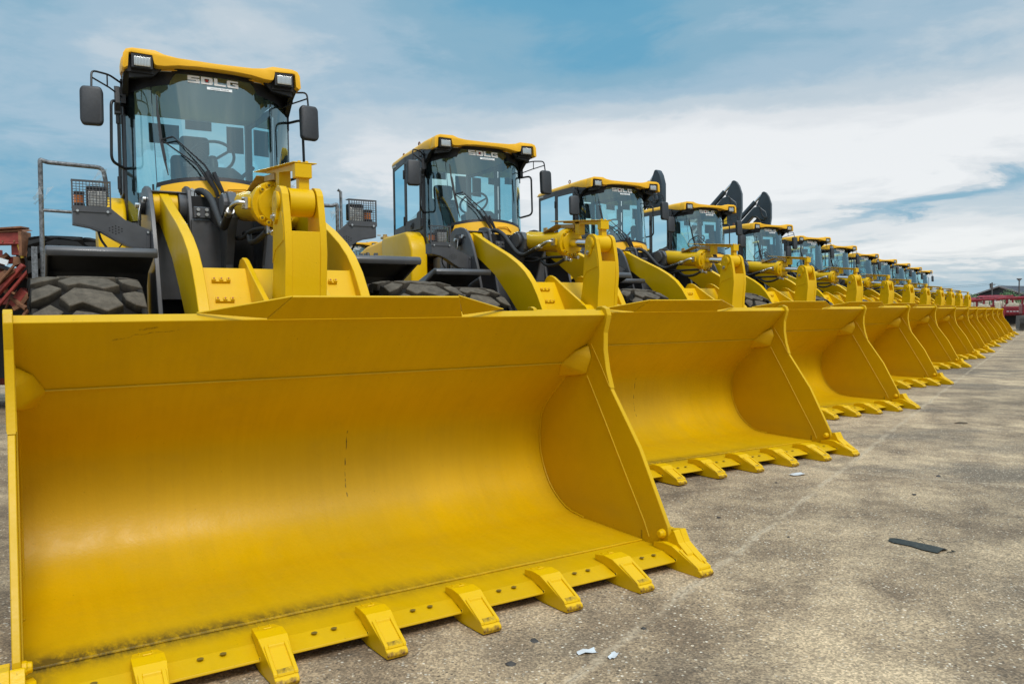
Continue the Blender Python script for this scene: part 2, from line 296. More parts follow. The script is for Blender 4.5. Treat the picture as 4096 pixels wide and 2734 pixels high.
# ------------------------------------------------------------------ mesh helpers
class MB:
    def __init__(s): s.v = []; s.f = []; s.mi = []; s.cm = 0; s.lug = []
    def add(s, vs, fs):
        o = len(s.v); s.v += [Vector(p) for p in vs]; s.f += [tuple(i+o for i in f) for f in fs]; s.mi += [s.cm]*len(fs); return s
    def box(s, x0, x1, y0, y1, z0, z1, rot=None, piv=None):
        vs = [Vector((x, y, z)) for x in (x0, x1) for y in (y0, y1) for z in (z0, z1)]
        if rot is not None:
            c = Vector(piv) if piv else sum(vs, Vector())/8
            vs = [rot @ (p-c) + c for p in vs]
        return s.add(vs, [(0, 1, 3, 2), (4, 6, 7, 5), (0, 4, 5, 1), (2, 3, 7, 6), (0, 2, 6, 4), (1, 5, 7, 3)])
    def extr(s, poly, axis, a, b, taper=None):
        # poly in the two remaining axes (order x,y,z), from a to b along axis
        n = len(poly); vs = []
        ar = sum(poly[i][0]*poly[(i+1) % n][1]-poly[(i+1) % n][0]*poly[i][1] for i in range(n))
        for q, w in ((a, 0), (b, 1)):
            for p in poly:
                if axis == 'x': vs.append((q, p[0], p[1]))
                elif axis == 'y': vs.append((p[0], q, p[1]))
                else: vs.append((p[0], p[1], q))
        fs = [tuple(range(n)), tuple(range(2*n-1, n-1, -1))]+[((i+1) % n, i, n+i, n+(i+1) % n) for i in range(n)]
        return s.add(vs, fs)
    def frames(s, pts):
        pts = [Vector(p) for p in pts]; T = []
        for i in range(len(pts)):
            a = pts[max(i-1, 0)]; b = pts[min(i+1, len(pts)-1)]; T.append((b-a).normalized())
        u = T[0].orthogonal().normalized(); out = []
        for p, t in zip(pts, T):
            u = (u - t*u.dot(t)).normalized(); out.append((p, u, t.cross(u)))
        return out
    def tube(s, pts, r, n=8, smooth=0, cap=True):
        if smooth: pts = spl(pts, smooth)
        rs = r if isinstance(r, (list, tuple)) else [r]*len(pts)
        fr = s.frames(pts); vs = []
        for (p, u, w), rr in zip(fr, rs):
            for k in range(n):
                a = 2*math.pi*k/n; vs.append(p+(u*math.cos(a)+w*math.sin(a))*rr)
        fs = [(i*n+k, i*n+(k+1) % n, (i+1)*n+(k+1) % n, (i+1)*n+k) for i in range(len(pts)-1) for k in range(n)]
        if cap: fs += [tuple(range(n-1, -1, -1)), tuple(range((len(pts)-1)*n, len(pts)*n))]
        return s.add(vs, fs)
    def cyl(s, p0, p1, r0, r1=None, n=24): return s.tube([p0, p1], [r0, r0 if r1 is None else r1], n)
    def lathe(s, p0, axis, prof, n=32):
        # prof: (distance along axis, radius)
        axis = Vector(axis).normalized(); u = axis.orthogonal().normalized(); w = axis.cross(u); p0 = Vector(p0); vs = []
        for d, r in prof:
            for k in range(n):
                a = 2*math.pi*k/n; vs.append(p0+axis*d+(u*math.cos(a)+w*math.sin(a))*r)
        m_ = len(prof)
        fs = [(i*n+k, i*n+(k+1) % n, (i+1)*n+(k+1) % n, (i+1)*n+k) for i in range(m_-1) for k in range(n)]
        fs += [tuple(range(n-1, -1, -1)), tuple(range((m_-1)*n, m_*n))]
        return s.add(vs, fs)
    def hull(s, pts):
        b = bmesh.new()
        for p in pts: b.verts.new(p)
        r = bmesh.ops.convex_hull(b, input=b.verts)
        b.verts.ensure_lookup_table(); b.verts.index_update()
        s.add([v.co.copy() for v in b.verts], [tuple(v.index for v in f.verts) for f in b.faces]); b.free(); return s
    def grid(s, fn, us, vs_):
        n = len(us); o = [fn(u, v) for v in vs_ for u in us]
        return s.add(o, [(j*n+i, j*n+i+1, (j+1)*n+i+1, (j+1)*n+i) for j in range(len(vs_)-1) for i in range(n-1)])
    def xf(s, fn): s.v = [Vector(fn(p)) for p in s.v]; return s
    def mirrored(s):
        o = MB(); o.v = [Vector((-p[0], p[1], p[2])) for p in s.v]; o.f = [tuple(reversed(f)) for f in s.f]; o.mi = list(s.mi); return o
    def build(s, name, mat, parent=None, bevel=0, ang=32, seg=1, attr=None, fix=True, sm=None):
        me = bpy.data.meshes.new(name); me.from_pydata([tuple(p) for p in s.v], [], s.f)
        mats = mat if isinstance(mat, (list, tuple)) else [mat]
        for q in mats: me.materials.append(MAT[q])
        for p, i in zip(me.polygons, s.mi): p.material_index = i
        b = bmesh.new(); b.from_mesh(me)
        if fix: bmesh.ops.recalc_face_normals(b, faces=b.faces)
        if bevel:
            es = [e for e in b.edges if len(e.link_faces) == 2 and e.calc_face_angle(0) > R(ang)]
            bmesh.ops.bevel(b, geom=es, offset=bevel, segments=seg, profile=.5, affect='EDGES', clamp_overlap=True)
        for f in b.faces: f.smooth = True
        for e in b.edges:
            e.smooth = not (len(e.link_faces) != 2 or e.calc_face_angle(0) > R(sm if sm else (max(ang, 32) if seg > 1 else 17) if bevel else 50 if ang == 32 else ang))
        b.to_mesh(me); b.free()
        if attr:
            a = me.attributes.new('lug', 'FLOAT', 'POINT')
            for i, v in enumerate(me.vertices): a.data[i].value = attr(v.co)
        o = bpy.data.objects.new(name, me); sc.collection.objects.link(o)
        if parent: o.parent = parent
        return o
def spl(pts, k):
    pts = [Vector(p) for p in pts]; P = [pts[0]*2-pts[1]]+pts+[pts[-1]*2-pts[-2]]; out = []
    for i in range(1, len(P)-2):
        for j in range(k):
            t = j/k; a, b, c, d = P[i-1], P[i], P[i+1], P[i+2]
            out.append(.5*((2*b)+(-a+c)*t+(2*a-5*b+4*c-d)*t*t+(-a+3*b-3*c+d)*t**3))
    return out+[pts[-1]]
def rounded(pts, r, k=4):
    # tube path with filleted corners
    pts = [Vector(p) for p in pts]; out = [pts[0]]
    for a, b, c in zip(pts, pts[1:], pts[2:]):
        d0 = (a-b); d1 = (c-b); rr = min(r, d0.length*.45, d1.length*.45); p0 = b+d0.normalized()*rr; p1 = b+d1.normalized()*rr
        for j in range(k+1):
            t = j/k; out.append(p0*(1-t)**2+b*2*t*(1-t)+p1*t*t)
    return out+[pts[-1]]
def empty(name, loc=(0, 0, 0), rz=0, parent=None):
    o = bpy.data.objects.new(name, None); sc.collection.objects.link(o); o.location = loc; o.rotation_euler = (0, 0, rz)
    o.empty_display_size = .2
    if parent: o.parent = parent
    return o
def tag(o, label=None, cat=None, group=None, kind=None):
    if label: o['label'] = label
    if cat: o['category'] = cat
    if group: o['group'] = group
    if kind: o['kind'] = kind
    return o
def copy_tree(o, parent=None):
    c = o.copy(); sc.collection.objects.link(c); c.parent = parent
    for ch in list(o.children): copy_tree(ch, c)
    return c
LET = {'S': [(0, 0, 1, .25), (.68, .25, 1, .38), (0, .38, 1, .62), (0, .62, .32, .75), (0, .75, 1, 1)],
       'D': [(0, 0, .3, 1), (.3, 0, .9, .24), (.3, .76, .9, 1), (.7, .24, .9, .76), (.9, .08, 1, .92)],
       'L': [(0, .25, .3, 1), (0, 0, 1, .25)],
       'G': [(0, .08, .28, .92), (.08, .92, .28, 1), (.08, 0, .28, .08), (.28, .76, 1, 1), (.28, 0, .72, .24), (.72, 0, 1, .6), (.5, .4, .72, .6)],
       'V': None, 'O': [(0, 0, .3, 1), (.3, 0, .7, .24), (.3, .76, .7, 1), (.7, 0, 1, 1)]}
def logo(mb, fn, text='SDLG', w=.105, h=.072, gap=.014, square=True):
    # fn(u,v) -> point ; u to the right, v up, centred
    tot = len(text)*w+(len(text)-1)*gap; u0 = -tot/2
    for ch in text:
        if ch == 'V':
            for q in ([(0, 1), (.28, 1), (.62, 0), (.38, 0)], [(.72, 1), (1, 1), (.62, 0), (.5, .33)]):
                mb.add([fn(u0+a*w, -h/2+b*h) for a, b in q], [(0, 1, 2, 3)])
        else:
            for (a, b, c, d) in LET[ch]: mb.add([fn(u0+a*w, -h/2+b*h), fn(u0+c*w, -h/2+b*h), fn(u0+c*w, -h/2+d*h), fn(u0+a*w, -h/2+d*h)], [(0, 1, 2, 3)])
        if ch == 'D' and square:
            mb.cm = 1; a, b, c, d = .38, .34, .62, .66
            mb.add([fn(u0+a*w, -h/2+b*h), fn(u0+c*w, -h/2+b*h), fn(u0+c*w, -h/2+d*h), fn(u0+a*w, -h/2+d*h)], [(0, 1, 2, 3)]); mb.cm = 0
        u0 += w+gap

# ================================================================== WHEEL LOADER
TH = R(-3.0); CT, ST_ = math.cos(TH), math.sin(TH)
def rear(p):        # the rear frame is steered three degrees about the hinge
    x, y = p[0], p[1]-4.2
    return (x*CT-y*ST_, 4.2+x*ST_+y*CT, p[2])
def wsy(x, z):      # windscreen surface
    yc = 4.06+.20*(z-2.5)/.9
    return yc+(4.60-yc)*min(1, abs(x)/.70)**3
def ws(x, z, off=0): return rear((x, wsy(x, z)-off, z))

def tyre_mb(rad=.80, wid=.58, npitch=21):
    mb = MB(); n = npitch*3; hw = wid/2
    prof = [(-hw+.02, .36), (-hw-.005, .52), (-hw+.0, .64), (-hw+.02, .715), (-hw+.05, .730), (-hw*.4, .748), (0, .750), (hw*.4, .748), (hw-.05, .730), (hw-.02, .715), (hw, .64), (hw+.005, .52), (hw-.02, .36)]
    vs = []
    for k in range(n):
        a = 2*math.pi*k/n
        for (x, r) in prof: vs.append((x, -math.sin(a)*r, math.cos(a)*r))
    m_ = len(prof); fs = [(k*m_+i, k*m_+i+1, ((k+1) % n)*m_+i+1, ((k+1) % n)*m_+i) for k in range(n) for i in range(m_-1)]
    mb.add(vs, fs)
    da = 2*math.pi/npitch
    def rr(u, top):   # crown radius
        return (rad-.012*u*u - (.008 if abs(u) > .9 else 0)) if top else .725
    def block(poly, a0):
        poly = [(u, -v) for u, v in poly][::-1]
        vs = []; k = len(poly); cu = sum(p[0] for p in poly)/k; cw = sum(p[1] for p in poly)/k
        for top in (0, 1):
            for (u, v) in poly:
                if top: u = cu+(u-cu)*.965; v = cw+(v-cw)*.95
                a = a0+v*da; r = rr(u, top); vs.append((u*hw, -math.sin(a)*r, math.cos(a)*r))
        c = (cu*hw, -math.sin(a0+cw*da)*rr(cu, 1), math.cos(a0+cw*da)*rr(cu, 1)); vs.append(c)
        mb.add(vs, [(i, (i+1) % k, k+(i+1) % k, k+i) for i in range(k)]+[(k+i, k+(i+1) % k, 2*k) for i in range(k)])
    for q in range(npitch):
        a0 = q*da
        block([(-.56, .0), (-.28, .50), (.02, .42), (.42, .24), (.60, -.32), (.28, -.58), (-.15, -.22), (-.38, -.38)], a0)
        block([(-1.03, -.14), (-1.02, .46), (-.70, .74), (-.47, .44), (-.70, .10), (-.86, -.04)], a0)
        block([(1.03, -.36), (1.02, .34), (.84, .36), (.58, .20), (.64, -.10), (.80, -.30)], a0)
        for sg in (-1, 1):   # shoulder flank rib
            a1 = a0+.52*da if sg < 0 else a0+.44*da; vs = []
            for (x, r) in ((hw+.004, .775), (hw+.016, .70), (hw-.01, .69), (hw-.03, .77)):
                for dv in (-.2, .2):
                    a = a1+dv*da; vs.append((sg*x, -math.sin(a)*r, math.cos(a)*r))
            mb.add(vs, [(0, 1, 3, 2), (2, 3, 5, 4), (4, 5, 7, 6), (6, 7, 1, 0), (0, 2, 4, 6), (1, 7, 5, 3)])
    return mb
def make_loader():
    root = empty('wheel_loader')
    # ---------------- bucket
    inner = [Vector((0, a, b)) for a, b in ((.474, .090), (.75, .090), (1.02, .092))]
    inner += spl([(0, 1.02, .092), (0, 1.209, .123), (0, 1.386, .241), (0, 1.485, .43), (0, 1.487, .627), (0, 1.42, .764), (0, 1.183, .965), (0, 1.09, 1.052)], 6)[1:]
    up_in = [(1.09, 1.052), (.79, 1.345)]
    lip_n = Vector((.70, .71))*.045
    outer = []
    for i, p in enumerate(inner):
        a = inner[max(i-1, 0)]; b = inner[min(i+1, len(inner)-1)]; d = (b-a).normalized(); nrm = Vector((0, d[2], -d[1])); outer.append((p[1]+nrm[1]*.022, p[2]+nrm[2]*.022))
    poly = [(p[1], p[2]) for p in inner]+[up_in[1], (up_in[1][0]+lip_n[0], up_in[1][1]+lip_n[1]), (1.09+lip_n[0]*.9, 1.052+lip_n[1]*.9)]+outer[::-1]
    mb = MB(); mb.extr(poly, 'x', -1.476, 1.476)
    side = [(.30, .052), (.262, .15), (.272, .200), (.501, .598), (.750, .915), (.788, 1.02), (.810, 1.139), (.808, 1.241), (.784, 1.31), (.775, 1.345), (.790, 1.378), (.825, 1.392), (.865, 1.388), (.90, 1.36), (1.13, 1.13), (1.21, 1.01), (1.445, .80), (1.518, .63), (1.515, .42), (1.41, .215), (1.22, .09), (1.05, .060), (.48, .045)]
    for s_ in (-1, 1):
        mb.extr(side, 'x', s_*1.474, s_*1.500)
        top = [(.744, .914), (.782, 1.02), (.804, 1.139), (.802, 1.241), (.778, 1.31), (.768, 1.345), (.783, 1.384), (.825, 1.399), (.868, 1.394), (.95, 1.30), (.93, 1.175)]
        mb.extr(top, 'x', s_*1.470, s_*1.5035)
    for s_ in (-1, 1):
        for pts in ([(.927, 1.173), (.830, 1.04), (.752, .922)], [(.971, .978), (.80, .72), (.60, .41), (.455, .19), (.418, .115)]):
            mb.tube([(s_*1.472, a, b) for a, b in pts], .0055, 6)
        mb.tube([(s_*1.470, p[1]-.004, p[2]+.004) for p in inner[2::2]], .0065, 6)
        for pt in ((1.30, .95), ):
            pass
    mb.tube([(x, 1.086+random.uniform(-.0012, .0012), 1.050) for x in [-1.47+.07*i for i in range(43)]], .0065, 6)
    mb.tube([(x, .476, .088+random.uniform(-.001, .001)) for x in [-1.47+.07*i for i in range(43)]], .0075, 6)
    # rear ribs and hinge ears carried behind the shell
    for x in (-.62, -.42, .42, .62, -.10, .06): mb.extr([(1.40, .20), (1.80, .30), (1.84, .45), (1.70, .52), (1.54, .78), (1.22, 1.06), (1.20, .99), (1.43, .80), (1.508, .63), (1.505, .43)], 'x', x-.014, x+.014)
    bucket = mb.build('bucket', 'bucket_paint', root, bevel=.003, ang=35)
    mb = MB(); mb.extr([(.165, .050), (.172, .046), (.485, .046), (.485, .083), (.268, .0835), (.168, .058)], 'x', -1.478, 1.478)
    mb.cm = 1
    for i in range(7):
        xc = (i-3)*.434
        for dx_ in (-.041, .041):
            vs = [(xc+dx_+.0125*math.cos(k*math.pi/8), .238+.0125*math.sin(k*math.pi/8), .0848) for k in range(16)]
            mb.add(vs, [tuple(range(16))])
    mb.build('cutting_edge', ['bucket_paint', 'hole_dark'], bucket, bevel=.0015, ang=40, sm=8)
    # teeth
    def tooth_mb():
        prof = [(.352, .086), (.352, .112), (.262, .130), (.195, .126), (.060, .066), (.0, .034), (-.008, .022), (.0, .008), (.05, .004), (.175, .004), (.32, .012), (.325, .030), (.19, .040), (.168, .050), (.168, .060), (.2, .072)]
        b = MB(); n = len(prof); vs = []
        for s_ in (-1, 1):
            for (y, z) in prof:
                w = .057 if y > .12 else .050-.006*(1-y/.12)
                if y > .33: w = .044
                vs.append((s_*w, y, z))
        b.add(vs, [tuple(range(n)), tuple(range(2*n-1, n-1, -1))]+[(i, (i+1) % n, n+(i+1) % n, n+i) for i in range(n)])
        # cast rim round the wear pocket, and casting marks
        def top(x, t_, h):
            y = .150*(1-t_)+.012*t_; z = .1073*(1-t_)+.0453*t_; return (x, y+h*.41, z+h*.91)
        for (x0, x1, t0, t1) in ((-.046, -.031, .0, .98), (.031, .046, .0, .98), (-.031, .031, -.02, .06), (-.031, .031, .84, .98)):
            b.add([top(x, t_, h) for h in (-.004, .009) for t_ in (t0, t1) for x in (x0, x1)], [(0, 1, 3, 2), (4, 6, 7, 5), (0, 4, 5, 1), (2, 3, 7, 6), (0, 2, 6, 4), (1, 5, 7, 3)])
        for xx, yy in ((-.022, .318), (.022, .318)): b.box(xx-.003, xx+.003, yy-.014, yy+.014, .115, .1225)
        b.box(-.016, .016, .272, .278, .127, .1325)
        b.cm = 1; b.box(-.0585, .0585, .160, .176, .052, .068); b.cm = 0
        return b
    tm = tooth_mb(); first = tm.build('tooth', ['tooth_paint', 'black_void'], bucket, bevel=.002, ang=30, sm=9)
    xs = [(i-4.5)*.434 for i in range(1, 9)]; xs[0] = -1.487; xs[-1] = 1.487
    first.location = (xs[1], 0, 0)
    for x in xs[2:7]:
        c = first.copy(); sc.collection.objects.link(c); c.parent = bucket; c.location = (x, 0, 0)
    for s_ in (-1, 1):
        b = tooth_mb(); b.v = [p+Vector((s_*1.487, 0, 0)) for p in b.v]
        sh = [(.36, .02), (.325, .185), (.298, .183), (.212, .200), (.178, .140), (.115, .100), (.06, .07), (.06, .02)]
        b.extr(sh, 'x', s_*1.506, s_*1.548)
        b.extr([(.26, .06), (.262, .150), (.225, .198), (.212, .197), (.178, .140), (.115, .10), (.10, .06)], 'x', s_*1.462, s_*1.5055)
        b.lathe((s_*1.440, .307, .162), (s_, 0, 0), [(0, .012), (.002, .019), (.016, .021), (.018, .026), (.034, .026)], 10)
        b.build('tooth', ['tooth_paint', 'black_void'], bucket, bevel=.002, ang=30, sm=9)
    # spill guard
    mb = MB()
    def plate(pts, th):
        a, b_, c = [Vector(p) for p in pts[:3]]; n_ = (b_-a).cross(c-a).normalized()*th; k = len(pts)
        mb.add([Vector(p) for p in pts]+[Vector(p)+n_ for p in pts], [tuple(range(k)), tuple(range(2*k-1, k-1, -1))]+[(i, (i+1) % k, k+(i+1) % k, k+i) for i in range(k)])
    plate([(-.503, .756, 1.354), (.495, .756, 1.354), (.415, .634, 1.452), (-.418, .634, 1.452)], .011)
    for s_ in (-1, 1): plate([(s_*.503, .754, 1.356), (s_*.418, .634, 1.452), (s_*.79, .815, 1.383)][::s_], .009*s_)
    mb.build('spill_guard', 'bucket_paint', bucket, bevel=.0015)
    for s_ in (-1, 1):
        mb = MB(); mb.hull([(s_*1.474, .945, 1.178), (s_*1.474, .918, 1.09), (s_*1.474, .970, .978), (s_*1.474, 1.2, .97), (s_*1.474, 1.1, 1.06), (s_*1.352, 1.094, 1.05), (s_*1.40, 1.01, 1.13), (s_*1.40, 1.19, .963)])
        mb.build('corner_gusset', 'bucket_paint', bucket, bevel=.016, ang=20, seg=3, sm=40)
    # ---------------- wheels
    tm = tyre_mb()
    def lugf(co):
        r = math.hypot(co[1], co[2]); return max(0., min(1., (r-.772)/.010))
    wheel0 = None
    for (x, y, rf) in ((-1.105, 2.78, 0), (1.105, 2.78, 0), (-1.105, 5.95, 1), (1.105, 5.95, 1)):
        if wheel0 is None:
            w = empty('wheel', parent=root); ty = tm.build('tyre', 'tyre_rubber', w, bevel=.005, ang=42, seg=1, sm=24, attr=lugf)
            b = MB(); b.lathe((-.22, 0, 0), (1, 0, 0), [(0, .33), (.01, .40), (.06, .36), (.10, .30), (.16, .30), (.17, .12), (.10, .10), (.09, .02)], 32)
            b.lathe((.27, 0, 0), (-1, 0, 0), [(0, .33), (.01, .40), (.06, .36), (.3, .33)], 32)
            for k in range(12):
                a = k*math.pi/6; b.cyl((-.08, .23*math.cos(a), .23*math.sin(a)), (-.045, .23*math.cos(a), .23*math.sin(a)), .014, n=6)
            b.build('rim', 'yellow_paint', w); wheel0 = w
        else: w = copy_tree(wheel0, root)
        p = rear((x, y, .828)) if rf else (x, y, .828)
        w.location = p; w.rotation_euler = (R(7*(x > 0)), 0, TH if rf else 0)
    # ---------------- front frame: tower plates, axle, dark panels
    mb = MB()
    outp = [(3.98, 1.2), (3.98, 2.27), (3.93, 2.33), (3.85, 2.363), (3.71, 2.363), (3.60, 2.335), (3.525, 2.284), (3.44, 2.17), (3.39, 2.07), (3.30, 1.87), (3.12, 1.30), (3.0, .62), (3.6, .55)]
    inp = [(3.80, 1.2), (3.80, 2.30), (3.74, 2.368), (3.63, 2.370), (3.55, 2.35), (3.51, 2.325), (3.46, 2.17), (3.42, 2.0), (3.36, 1.75), (3.2, 1.2), (3.1, .7), (3.7, .6)]
    for s_ in (-1, 1):
        mb.extr(outp, 'x', s_*.604, s_*.636); mb.extr(inp, 'x', s_*.338, s_*.366)
        mb.cyl((s_*.34, 3.63, 2.20), (s_*.42, 3.63, 2.20), .115, .125, 24); mb.cyl((s_*.575, 3.66, 2.20), (s_*.62, 3.66, 2.20), .12, .12, 24)
        mb.box(s_*.36-.01, s_*.62, 3.72, 3.78, 1.5, 2.29)
        mb.box(min(s_*.36, s_*.61), max(s_*.36, s_*.61), 3.55, 3.95, 2.300, 2.312)
        mb.extr([(s_*.36, 2.094), (s_*.23, 2.096), (s_*.155, 2.012), (s_*.120, 1.90), (s_*.112, 1.74), (s_*.112, 1.3), (s_*.36, 1.2)], 'y', 3.40, 3.43)
        mb.extr([(s_*.345, 2.100), (s_*.345, 2.186), (s_*.227, 2.184), (s_*.225, 2.102)], 'y', 3.375, 3.395)
        mb.extr([(3.9, 1.3), (3.799, 2.08), (3.60, 2.19), (3.30, 2.275), (3.226, 2.290), (3.12, 2.27), (3.05, 2.19), (3.07, 2.08), (3.16, 1.95), (3.25, 1.75), (3.3, 1.3)], 'x', s_*.135-.02, s_*.115+.02)
        mb.cyl((s_*.13, 3.20, 2.185), (s_*.185, 3.20, 2.185), .085, .085, 20)
    mb.box(-.6, .6, 3.45, 3.95, .62, 1.3); mb.box(-.85, .85, 2.62, 2.94, .68, .98)
    mb.lathe((-.3, 2.78, .83), (1, 0, 0), [(0, .1), (.05, .22), (.3, .30), (.55, .22), (.6, .1)], 20)
    ff = mb.build('front_frame', 'dark_grey_paint', root, bevel=.004)
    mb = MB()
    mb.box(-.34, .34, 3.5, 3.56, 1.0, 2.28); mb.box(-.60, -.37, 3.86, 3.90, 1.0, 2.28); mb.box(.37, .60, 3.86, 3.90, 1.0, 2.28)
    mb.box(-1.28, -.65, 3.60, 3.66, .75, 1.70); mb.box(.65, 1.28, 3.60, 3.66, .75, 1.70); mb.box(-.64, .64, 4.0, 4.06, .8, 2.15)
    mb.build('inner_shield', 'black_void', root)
    for s_ in (-1, 1):
        mb = MB(); mb.cyl((s_*.636, 3.735, 2.215), (s_*.668, 3.735, 2.215), .070, .066, 24)
        mb.box(s_*.668-.006, s_*.668+.006, 3.71, 3.76, 2.10, 2.20)
        mb.build('pivot_pin', 'black_plastic', ff, bevel=.003)
    mb = MB()
    for s_ in (-1, 1):
        mb.cyl((s_*.668, 3.735, 2.215), (s_*.70, 3.735, 2.215), .020, n=6); mb.cyl((s_*.64, 3.62, 2.25), (s_*.66, 3.62, 2.25), .022, n=10)
        for xx in (.255, .315):
            for zz in (2.127, 2.163): mb.cyl((s_*xx, 3.374, zz), (s_*xx, 3.357, zz), .013, n=8)
        mb.tube([(s_*.67, 3.70, 2.22), (s_*.685, 3.69, 2.12), (s_*.67, 3.74, 2.02), (s_*.66, 3.80, 2.06)], .004, 5, 4)
    mb.build('bolt', 'steel', ff)
    # ---------------- lift arms
    armp = [(3.66, 2.325), (3.56, 2.290), (3.20, 2.140), (2.80, 1.985), (2.58, 1.880), (2.42, 1.780), (2.29, 1.660), (2.19, 1.53), (2.11, 1.40), (1.98, 1.15), (1.84, .85), (1.72, .58), (1.60, .44), (1.60, .36), (1.68, .30), (1.78, .32),
            (1.95, .52), (2.14, .85), (2.34, 1.12), (2.56, 1.36), (2.80, 1.57), (3.05, 1.775), (3.35, 1.945), (3.58, 2.06), (3.70, 2.09), (3.75, 2.15), (3.76, 2.25), (3.72, 2.31)]
    for s_ in (-1, 1):
        mb = MB(); mb.extr(armp, 'x', s_*.487, s_*.553); mb.cyl((s_*.425, 3.65, 2.20), (s_*.60, 3.65, 2.20), .118, .118, 28)
        mb.build('lift_arm', 'yellow_paint', root, bevel=.004, ang=26)
    # ---------------- cross member with hose clips and lugs
    mb = MB(); mb.extr([(2.375, 1.672), (2.50, 1.664), (2.60, 1.52), (2.46, 1.30), (2.20, 1.22), (2.155, 1.34)], 'x', -.4875, .4875)
    lug = [(2.60, 1.60), (2.56, 1.70), (2.52, 1.738), (2.46, 1.747), (2.40, 1.730), (2.176, 1.60), (1.95, 1.475), (1.82, 1.405), (1.76, 1.33), (1.78, 1.25), (1.90, 1.20), (2.25, 1.18), (2.55, 1.30)]
    for x in (-.215, .185): mb.extr(lug, 'x', x, x+.032)
    for s_ in (-1, 1):
        mb.tube([(s_*.487, 2.378, 1.675), (s_*.487, 2.16, 1.345)], .007, 6)
        for x in (-.183, .183): mb.tube([(x+.004*s_, 2.379, 1.675), (x+.004*s_, 2.158, 1.345)], .008, 6)
    cm_ = mb.build('cross_member', 'yellow_paint', root, bevel=.004)
    mb = MB()
    dvec = Vector((0, 2.375-2.155, 1.672-1.34)).normalized(); nv = Vector((0, -dvec[2], dvec[1]))
    def onf(x, z, h=0):
        t_ = (z-1.34)/(1.672-1.34); return Vector((x, 2.155+.22*t_, z))+nv*h
    for (x0, x1, z, k) in ((-.436, -.325, 1.583, 3), (-.432, -.320, 1.458, 3), (.312, .372, 1.583, 2), (.312, .372, 1.458, 2)):
        mb.cm = 0
        c0 = [onf(x, z+dz_, h) for h in (0, .016) for dz_ in (-.009, .007) for x in (x0, x1)]
        mb.add(c0, [(0, 1, 3, 2), (4, 6, 7, 5), (0, 4, 5, 1), (2, 3, 7, 6), (0, 2, 6, 4), (1, 5, 7, 3)])
        for i in range(k):
            x = x0+.012+(x1-x0-.024)*i/(k-1); c0 = [onf(x+a, z+b_, h) for h in (.012, .026) for b_ in (-.005, .013) for a in (-.012, .012)]
            mb.add(c0, [(0, 1, 3, 2), (4, 6, 7, 5), (0, 4, 5, 1), (2, 3, 7, 6), (0, 2, 6, 4), (1, 5, 7, 3)])
            mb.cm = 1; mb.cyl(onf(x, z+.005, .024), onf(x, z+.005, .031), .0065, n=8); mb.cm = 0
    mb.build('hose_clip', ['yellow_paint', 'clip_red'], cm_, bevel=.0015)
    # ---------------- bell crank
    mb = MB()
    lv = []
    bc = Vector((1.832, 2.035)); rb = .096
    for k in range(9):
        a = R(180-k*22.5); lv.append((bc[0]+rb*math.cos(a), bc[1]+rb*math.sin(a)))
    back = [(1.925, 1.93), (1.945, 1.78), (1.975, 1.60), (2.01, 1.45), (2.02, 1.25), (1.95, 1.02), (1.80, .86)]
    front = [(1.66, .84), (1.70, 1.0), (1.73, 1.3), (1.712, 1.55), (1.690, 1.728), (1.700, 1.866), (1.722, 1.98)]
    plate_ = lv+back+front
    mb.extr(plate_, 'x', -.146, -.104); mb.extr(plate_, 'x', .062, .102)
    mb.extr([(1.93, 1.855), (1.945, 1.78), (1.975, 1.60), (2.0, 1.45), (2.01, 1.25), (1.94, 1.02), (1.80, .87), (1.67, .86), (1.705, 1.0), (1.735, 1.3), (1.717, 1.55), (1.695, 1.728), (1.701, 1.855)], 'x', -.105, .063)
    mb.cyl((-.240, 1.86, 1.33), (.22, 1.86, 1.33), .10, n=24)
    mb.extr([(1.955, 1.735), (1.965, 1.68), (1.90, 1.755), (1.72, 1.80), (1.715, 1.87), (1.75, 1.97), (1.93, 1.97)], 'x', -.1495, -.1455)
    bk = mb.build('bell_crank', 'yellow_paint', root, bevel=.007, ang=38)
    mb = MB(); mb.lathe((-.146, 1.832, 2.035), (-1, 0, 0), [(0, .060), (.012, .060), (.014, .050), (.018, .050), (.019, .022), (.010, .020)], 28)
    mb.extr([(1.79, 2.05), (1.80, 2.09), (1.85, 2.10), (1.885, 2.07), (1.90, 2.00), (1.895, 1.93), (1.86, 1.905), (1.825, 1.93), (1.80, 1.99)], 'x', -.163, -.1458)
    mb.build('pin_keeper', 'yellow_paint', bk, bevel=.003)
    mb = MB(); mb.cyl((-.163, 1.862, 1.948), (-.168, 1.862, 1.948), .024, n=16); mb.cyl((-.168, 1.862, 1.948), (-.180, 1.862, 1.948), .014, n=6)
    mb.build('bolt', 'steel', bk)
    # ---------------- tilt cylinder
    A0 = Vector((-.02, 3.22, 2.183)); B0 = Vector((-.02, 1.832, 2.037)); d = (B0-A0).normalized(); Lc = (B0-A0).length
    def al(t_): return A0+d*t_
    mb = MB(); fl = 3.22-2.335
    mb.lathe(A0, d, [(.02, .06), (.03, .10), (.06, .108), (fl-.20, .108), (fl-.19, .112), (fl-.10, .118), (fl-.09, .150), (fl, .150), (fl+.002, .118), (fl+.022, .112), (fl+.024, .060)], 40)
    mb.cyl(A0+Vector((-.11, 0, 0)), A0+Vector((.11, 0, 0)), .085, n=24)
    mb.cyl(B0+Vector((-.074, 0, 0)), B0+Vector((.076, 0, 0)), .084, n=36)
    pe = al(fl-.09)+Vector((-.150, 0, 0)); mb.box(pe[0]-.012, pe[0]+.06, pe[1]-.035, pe[1]+.035, pe[2]-.035, pe[2]+.035)
    mb.box(-.06, .03, 2.36, 2.46, 1.925, 1.99)
    tcy = mb.build('tilt_cylinder', 'yellow_paint', root, bevel=.003)
